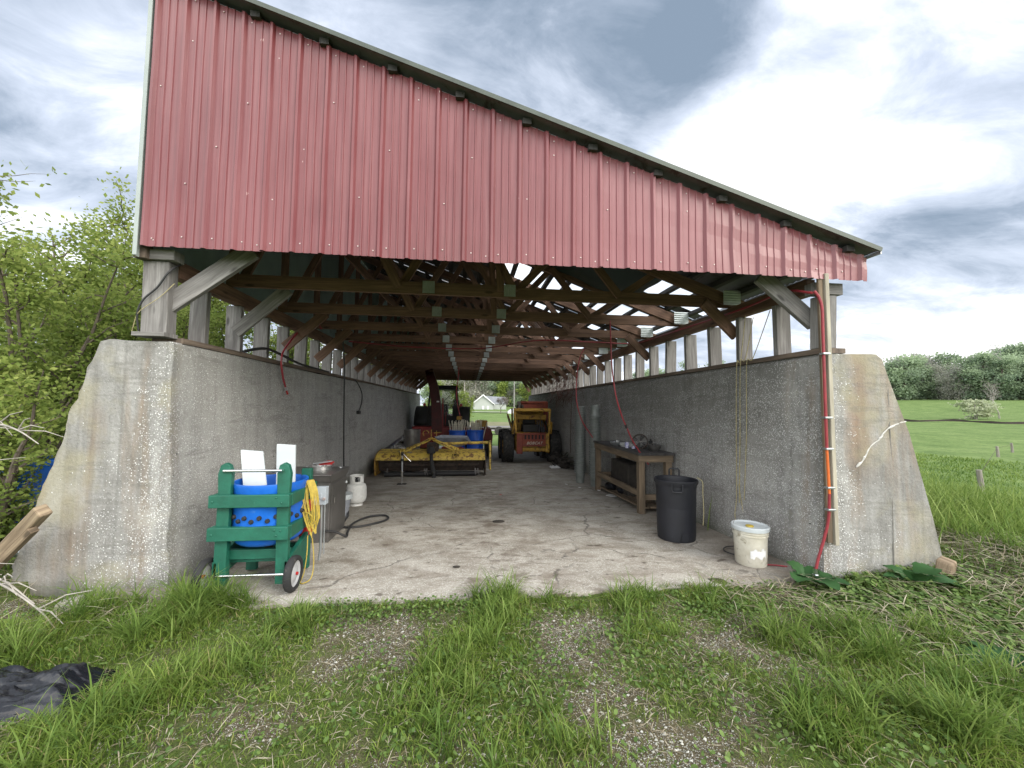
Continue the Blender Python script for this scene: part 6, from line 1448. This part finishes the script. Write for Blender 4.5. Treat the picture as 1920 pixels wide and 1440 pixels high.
# woods
def wood_tree(seed, h, w_, n, mat, size=.9, bark='bark'):
    rs = np.random.RandomState(seed); rr_ = random.Random(seed); t = thing('wood_tree', None, 'tree', (0, 0, 0))
    b = MB(); b.tube([(0, 0, -1), (.1, 0, h*.4), (0, .1, h*.9)], [.32, .24, .06], 6)
    cs = []
    for k in range(26):
        a = rr_.uniform(0, 6.28); z = h*rr_.uniform(.06, .97); r_ = w_*.5*math.sin(math.pi*min(max((z/h-.08)/.98, .02), .98))**.6*rr_.uniform(.3, 1)
        c = Vector((math.cos(a)*r_, math.sin(a)*r_, z)); cs.append(c); b.tube([(0, 0, z*.75), c], [.07, .02], 4, cap=False)
    b.build('trunk', bark, t)
    cs = np.array([tuple(c) for c in cs]); idx = rs.randint(0, len(cs), n); P = cs[idx]+rs.normal(size=(n, 3))*np.array([w_*.11, w_*.11, h*.05])
    tint = rs.uniform(0, .7, len(cs))[idx]+.35*np.clip((P[:, 2]-cs[idx][:, 2])/(h*.1)+.4, 0, 1)
    v, q, uv = leaves(P, size, rs, np.clip(tint, 0, 1), .75); npmesh('crown', v, q, uv, mat, t); return t
W = [wood_tree(41, 13, 9, 3600, 'leaf_wood', .6), wood_tree(42, 15, 8, 3000, 'leaf_wood2_haze', .5, 'bark_pale'), wood_tree(43, 12, 9, 3400, 'leaf_lime', .6), wood_tree(44, 14, 10, 4200, 'leaf_woodb_haze', .65)]
WL = ['dense mid green tree of the far wood', 'brownish half bare tree of the far wood', 'yellow green tree of the far wood', 'broad dark green tree of the far wood']
for o, l_ in zip(W, WL): o['label'] = l_; o['group'] = l_.replace('tree', 'trees')
usedw = set()
def put_wood(i, x, y, rz, s_, szz=1):
    o = W[i] if i not in usedw else dup(W[i]); usedw.add(i); place(o, x, y, rz, s_, szz=szz); return o
rw = random.Random(77)
for row, Rr in enumerate((200, 214, 232)):
    for k in range(22):
        a = R(45.5+15.5*k/21+rw.uniform(-.35, .35)+row*.3); r_ = Rr+rw.uniform(-5, 5)
        x, y = math.sin(a)*r_, math.cos(a)*r_-3.4
        hsc = .76+.11*row+rw.uniform(-.20, .20)+(.14*math.sin(k*.8+1))+.012*k
        put_wood(rw.choice([0, 3, 1, 3, 0, 1, 3] if row == 0 else [1, 0, 3, 1]), x, y, rw.uniform(0, 6), hsc, rw.uniform(.85, 1.1))
for row, yy in enumerate((165, 185, 212)):
    for k in range(15):
        x = -14+46*k/14+rw.uniform(-1.5, 1.5)+row*1.3; put_wood(rw.choice([2, 1, 0, 1, 2]), x, yy+rw.uniform(-5, 5), rw.uniform(0, 6), 1.05+.12*row+rw.uniform(-.15, .15))
# the wood outside the right side openings, low over the wall
for k in range(16):
    a = R(24+21*k/15+rw.uniform(-.4, .4)); r_ = 190+rw.uniform(-8, 8); put_wood(rw.choice([0, 1, 2, 3]), math.sin(a)*r_, math.cos(a)*r_-3.4, rw.uniform(0, 6), 1.0+rw.uniform(-.12, .12))
# single trees
o = wood_tree(51, 3.6, 4.6, 1700, 'leaf_white', .38, 'bark_pale'); o.name = 'blossom_tree'; place(o, 94.3, 60.0, 0, 1, 'small round whitish blossoming tree standing alone in the right hand field', z=ground_h(94.3, 60)-.2)
def bare_tree(seed, h, spread, mat, name, nleaf=0, size=.3, leafm='leaf_grey'):
    rr_ = random.Random(seed); rs = np.random.RandomState(seed); t = thing(name, None, 'tree', (0, 0, 0)); b = MB(); tips = []
    def rec(p, d, l, r_, lev):
        pts = [p]; 
        for j in range(3): d = (d+Vector((rr_.gauss(0, .13), rr_.gauss(0, .13), rr_.gauss(.03, .08)))).normalized(); pts.append(pts[-1]+d*l/3)
        b.tube(pts, [r_, r_*.85, r_*.7, r_*.55], 5, cap=False)
        if lev == 0: tips.append(pts[-1]); tips.append(pts[-2]); return
        for k in range(3 if lev > 1 else 4):
            a = rr_.uniform(0, 6.28); dd = (d+spread*Vector((math.cos(a), math.sin(a), rr_.uniform(-.1, .5)))).normalized(); rec(pts[-1-(k % 2)], dd, l*rr_.uniform(.6, .85), r_*.5, lev-1)
    rec(Vector((0, 0, 0)), Vector((0, 0, 1)), h*.32, h*.022, 4)
    b.build('trunk', mat, t)
    if nleaf:
        cs = np.array([tuple(c) for c in tips]); P = cs[rs.randint(0, len(cs), nleaf)]+rs.normal(size=(nleaf, 3))*h*.04; v, q, uv = leaves(P, size, rs); npmesh('crown', v, q, uv, leafm, t)
    return t
o = bare_tree(61, 8.2, .55, 'bark_pale', 'bare_tree', 260, .25); place(o, 100.5, 60.5, 0, 1, 'pale leafless tree in the far field at the right edge', z=ground_h(100.5, 60.5)-1.0)
o = bare_tree(62, 5.2, .75, 'bark', 'bare_tree', 1300, .22); place(o, 7.9, 92, 0, .95, 'round greyish leafless tree in front of the pale grey house')
o = shrub_tree(63, 6.0, 2.2, 6, 5000, .22, mat='leaf_lime', base_r=.08, name='lime_tree', low=0); place(o, -.2, 62, 0, .8, 'bright yellow green tree seen right of the tractor cab, left of the grey house')
o = dup(o); o.name = 'lime_tree'; place(o, -4.6, 50, 2, .9, 'bright yellow green tree seen through and left of the tractor cab')

# grass around the front
rs = np.random.RandomState(5)
def grass_field(n, xr_, yr_, hmul, w0, seed, lush=False, tallw=1.0, min_ok=0.0):
    rs = np.random.RandomState(seed); px = rs.uniform(*xr_, n); py = rs.uniform(*yr_, n); keep = []; hh = []; zz = []
    for i in range(n):
        x, y = px[i], py[i]
        if -3.35 < x < 4.05 and y > -.30:
            if not (y < -.12 and (x < -2.3 or x > 3.0)): keep.append(False); hh.append(0); zz.append(0); continue
        if y > -.34-.05*math.sin(x*7) and -1.35 < x < 2.9: keep.append(False); hh.append(0); zz.append(0); continue
        if y > -.32 and -1.9 < x < 0 and rs.rand() < .3: keep.append(False); hh.append(0); zz.append(0); continue
        if -2.72 < x < -1.85 and -1.33 < y < -1.02: keep.append(False); hh.append(0); zz.append(0); continue
        bb = bare_at(x, y); t_ = sum(a*math.exp(-((x-cx)**2+(y-cy)**2)/(s*s)) for cx, cy, s, a in TUFT)
        dens = min(max(.72-.66*bb, .20), 1); tz = 1 if bb < .55 else .55; k = rs.rand() < dens
        keep.append(k); hh.append((.026+.05*max(0, noise.noise(Vector((x*3, y*3, 2)))+.3)+.07*min(t_, 1.5))*hmul*(.8+.5*noise.noise(Vector((x*11, y*11, 6))))*tz); zz.append(ground_h(x, y))
    keep = np.array(keep); hh = np.array(hh)[keep]; zz = np.array(zz)[keep]; px, py = px[keep], py[keep]; m = len(px)
    h = hh*rs.uniform(.5, 1.45, m); tint = np.clip(rs.normal(.42, .2, m)+.22*np.array([noise.noise(Vector((a*1.6, b_*1.6, 5))) for a, b_ in zip(px, py)]), 0, .92); tint[rs.rand(m) < .07] = 1
    return blades(px, py, zz-.006, h, w0*rs.uniform(.6, 1.4, m)*(1+h*2.2), rs, .72, tint)
g1 = grass_field(150000, (-3.6, 3.9), (-2.15, -.12), 1, .0032, 5)
g2 = grass_field(42000, (3.2, 6.5), (-2.0, -.1), 1.6, .005, 6)
g3_ = grass_field(9000, (-6, -3.3), (-1.6, .9), 1.6, .006, 7)
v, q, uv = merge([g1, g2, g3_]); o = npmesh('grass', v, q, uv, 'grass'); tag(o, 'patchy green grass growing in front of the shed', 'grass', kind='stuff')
# tufts of long coarse grass, arching
parts = []
for i, (cx, cy, s_, a_) in enumerate(TUFT):
    n = int(150*a_+1200*s_*a_*.35); rs = np.random.RandomState(100+i)
    for c in range(3+int(4*a_)):
        ox, oy = cx+rs.normal(0, s_*.55), cy+rs.normal(0, s_*.45)
        if oy > -.33 and ox > -2.0: oy = -.36
        if -2.75 < ox < -1.8 and -1.4 < oy < -1.0: continue
        m = n//6; px = ox+rs.normal(0, .03, m); py = oy+rs.normal(0, .025, m)
        h = rs.uniform(.10, .27, m)*(.45+.5*a_); z0 = ground_h(ox, oy)
        parts.append(blades(px, py, np.full(m, z0-.01), h, rs.uniform(.004, .0085, m), rs, .75, np.clip(rs.normal(.5+.25*(c % 3-1)*.6, .16, m), 0, .95)))
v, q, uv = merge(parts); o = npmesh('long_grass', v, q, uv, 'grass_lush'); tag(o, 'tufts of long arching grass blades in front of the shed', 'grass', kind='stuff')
# field grass right of the shed
rs = np.random.RandomState(9); n = 42000
u_ = rs.rand(n)**1.7; px = 4.35+u_*22; py = -1.2+rs.rand(n)*(3+u_*20); zz = np.array([ground_h(a, b_) for a, b_ in zip(px, py)])
near = np.exp(-((px-6.3)**2)/5-((py-.9)**2)/2.5); h = (.06+.05*rs.rand(n)+.30*near)*rs.uniform(.5, 1.3, n)*(1+.02*px)
ok = ~((px < 4.7) & (py < .1))
f1 = blades(px[ok], py[ok], zz[ok]-.01, h[ok], (.006+.0011*px[ok])*rs.uniform(.7, 1.3, ok.sum()), rs, .5, np.clip(rs.normal(.5, .2, ok.sum())+.2*near[ok]+.25*np.sin(px[ok]*1.3+np.sin(py[ok]*1.7)*2)*.6, 0, 1))
n = 2600; a_ = rs.normal(6.2, .9, n); b_ = rs.normal(.75, .55, n); zz = np.array([ground_h(x, y) for x, y in zip(a_, b_)])
f2 = blades(a_, b_, zz, rs.uniform(.25, .6, n), rs.uniform(.008, .014, n), rs, .6, rs.uniform(.3, 1, n))
v, q, uv = merge([f1, f2]); o = npmesh('field_grass', v, q, uv, 'grass_lush'); tag(o, 'bright green meadow grass right of the shed', 'grass', kind='stuff')
# ground cover of small round leaves
rs = np.random.RandomState(12); P = []
for cx, cy, sx_, sy_, n in ((3.3, -.58, .5, .18, 6000), (3.9, -.95, .5, .22, 3600), (3.15, -1.2, .35, .2, 1500), (1.2, -1.0, .5, .35, 900), (-.9, -.55, .25, .1, 700), (1.9, -.65, .25, .12, 900), (.25, -1.2, .4, .3, 1100), (4.6, -.9, .6, .4, 2000), (2.1, -1.7, .4, .2, 900), (-2.4, -.6, .5, .3, 700), (-.1, -.5, .3, .1, 700)):
    for k in range(n):
        x, y = rs.normal(cx, sx_), rs.normal(cy, sy_)
        if y > -.36 and x < 2.95 and x > -3: continue
        if y > -.36 and x < 4.2 and x > -3: continue
        if y > .1: continue
        P.append((x, y, ground_h(x, y)+rs.uniform(.005, .06)))
for k in range(9000):
    x, y = rs.uniform(-3.2, 3.6), rs.uniform(-2.15, -.38)
    if noise.noise(Vector((x*2.2, y*2.2, 31))) < -.02: continue
    P.append((x, y, ground_h(x, y)+rs.uniform(.003, .035)))
P = np.array(P); n = len(P); v, q, uv = leaves(P, .024, rs, rs.uniform(.2, .9, n), 1.0, .2)
d = rs.normal(size=(n, 3)); d[:, 2] = np.abs(d[:, 2])*.0; th = rs.uniform(0, 6.28, n)
c_, s_ = np.cos(th), np.sin(th); r_ = np.where((P[:, 0] > 2.7), .0115, .0085)*rs.uniform(.6, 1.4, n); tilt = rs.normal(0, .35, (n, 2))
K = 6; V = np.zeros((n, K, 3))
for k in range(K):
    ax, ay = np.cos(th+k*2*np.pi/K)*r_, np.sin(th+k*2*np.pi/K)*r_; V[:, k, 0] = P[:, 0]+ax; V[:, k, 1] = P[:, 1]+ay; V[:, k, 2] = P[:, 2]+ax*tilt[:, 0]+ay*tilt[:, 1]
bse = np.arange(n)[:, None, None]*K; q = (np.array([[0, 1, 2, 3], [0, 3, 4, 5]])[None]+bse).reshape(-1, 4)
uv = np.zeros((n, 2, 4, 2)); uv[..., 0] = rs.rand(n)[:, None, None]; uv[..., 1] = 1
o = npmesh('ground_cover', V.reshape(-1, 3), q, uv.reshape(-1, 4, 2), 'clover'); tag(o, 'low ground cover of small round leaves beside the right wall', 'ground cover', kind='stuff')
# dry straw and stalks
rs = np.random.RandomState(15); parts = []
for cx, cy, sx_, sy_, n, hh in ((2.5, -.55, .35, .10, 230, .20), (4.3, -.75, .3, .2, 220, .35), (5.0, -.40, .35, .25, 620, .45), (5.8, -.1, .5, .3, 500, .5), (3.6, -.75, .4, .2, 90, .3), (0, -1.2, 1.8, .5, 3200, .045), (2.5, -1.3, 1.0, .4, 900, .09), (-3.1, -.15, .35, .15, 260, .3), (-2.4, -.42, .3, .1, 160, .22), (2.9, -.95, .4, .2, 260, .25), (.4, -.8, .5, .2, 260, .07), (-.6, -.9, .5, .3, 360, .08), (.5, -1.5, 1.2, .35, 900, .07), (3.6, -1.3, .5, .25, 300, .25), (-1.5, -1.6, .5, .2, 250, .1), (1.5, -1.0, .5, .25, 300, .08)):
    px, py = rs.normal(cx, sx_, n), rs.normal(cy, sy_, n); ok = ~((py > -.34) & (px > -3.2) & (px < 4.1)); px, py = px[ok], py[ok]; m = len(px)
    zz = np.array([ground_h(a, b_) for a, b_ in zip(px, py)])+rs.uniform(.0, .035 if hh < .12 else .10, m)
    bl = blades(px, py, zz, hh*rs.uniform(.4, 1.3, m), rs.uniform(.003, .007, m)*(1.0 if hh > .12 else .7), rs, .5, rs.uniform(0, 1, m), flatlie=1)
    parts.append(bl)
v, q, uv = merge(parts); o = npmesh('straw', v, q, uv, 'straw'); tag(o, 'dry straw and dead stalks scattered over the ground', 'straw', kind='stuff')
# pebbles
rs = np.random.RandomState(18); b = MB()
pv, pf = [], []
for cx, cy, s_, a_ in BARE:
    for k in range(int(130*a_*s_/.2)):
        x, y = rs.normal(cx, s_*.6), rs.normal(cy, s_*.6)
        if y > -.38 or abs(x) > 6: continue
        r_ = .0025+.0055*rs.rand()**3; z = ground_h(x, y)+r_*.3; o_ = rs.normal(0, .25, (6, 3))*r_
        base_ = [(r_, 0, 0), (0, r_, 0), (-r_, 0, 0), (0, -r_, 0), (0, 0, r_*.8), (0, 0, -r_*.6)]; n0 = len(pv)
        pv += [(x+p[0]*1.2+o_[j][0], y+p[1]+o_[j][1], z+p[2]+o_[j][2]) for j, p in enumerate(base_)]
        pf += [(n0+i, n0+(i+1) % 4, n0+4) for i in range(4)]+[(n0+(i+1) % 4, n0+i, n0+5) for i in range(4)]
b.add(pv, pf); M['pebble'] = paint('pale pebbles', (.56, .56, .51), (.28, .275, .24), .85, sc=40); o = b.build('gravel', 'pebble', None, True, loc=(0, 0, 0)); tag(o, 'pale gravel stones scattered in the bare patches', 'gravel', kind='stuff')

# broad leaved dock plants
def dock(x, y, n, size, seed, label, z=None):
    rr_ = random.Random(seed); z = ground_h(x, y) if z is None else z; t = thing('dock_plant', label, 'plant', (x, y, z))
    for k in range(n):
        a = 2*math.pi*k/n+rr_.uniform(-.3, .3); l = size*rr_.uniform(.7, 1.1); w_ = l*.36; el = rr_.uniform(.35, 1.15); vs = []; uvs = []
        c, s_ = math.cos(a), math.sin(a); st = .25*l; bend = rr_.uniform(.5, 1.1)
        for i in range(8):
            q_ = i/7; r_ = (st+l*q_)*math.cos(el)*(.8+.2*q_)+.02; zz_ = st*math.sin(el)+l*q_*math.sin(el)-bend*l*.55*q_*q_
            ww = w_*math.sin(math.pi*min(q_*.93+.07, 1))**.65*(1+.08*math.sin(i*2.5)) if i < 7 else .003
            for j, sg in enumerate((-1, -.5, 0, .5, 1)):
                vs.append((x+c*r_-s_*ww*sg, y+s_*r_+c*ww*sg, max(z+zz_+abs(sg)*ww*.22+.006*math.sin(i*3+j*2), z+.004)))
        fs = [(5*i+j, 5*i+j+1, 5*i+j+6, 5*i+j+5) for i in range(7) for j in range(4)]; tn = rr_.random()
        b = MB(); b.add(vs, fs, [[(tn, 1)]*4]*len(fs)); lf = b.build('leaf', 'burdock', t, 'all')
        b = MB(); b.tube([(x, y, z), (x+c*st*math.cos(el)+c*.02, y+s_*st*math.cos(el)+s_*.02, z+st*math.sin(el))], .004, 5); b.build('stalk', 'clover', lf)
dock(2.83, -.40, 8, .22, 3, 'dark green broad leaved plant at the foot of the red hose', z=0)
dock(3.62, -.58, 7, .26, 5, 'broad leaved plant growing at the foot of the rust stained wall end')
dock(3.05, -1.45, 6, .20, 8, 'broad leaved plant in the long grass at the lower right')
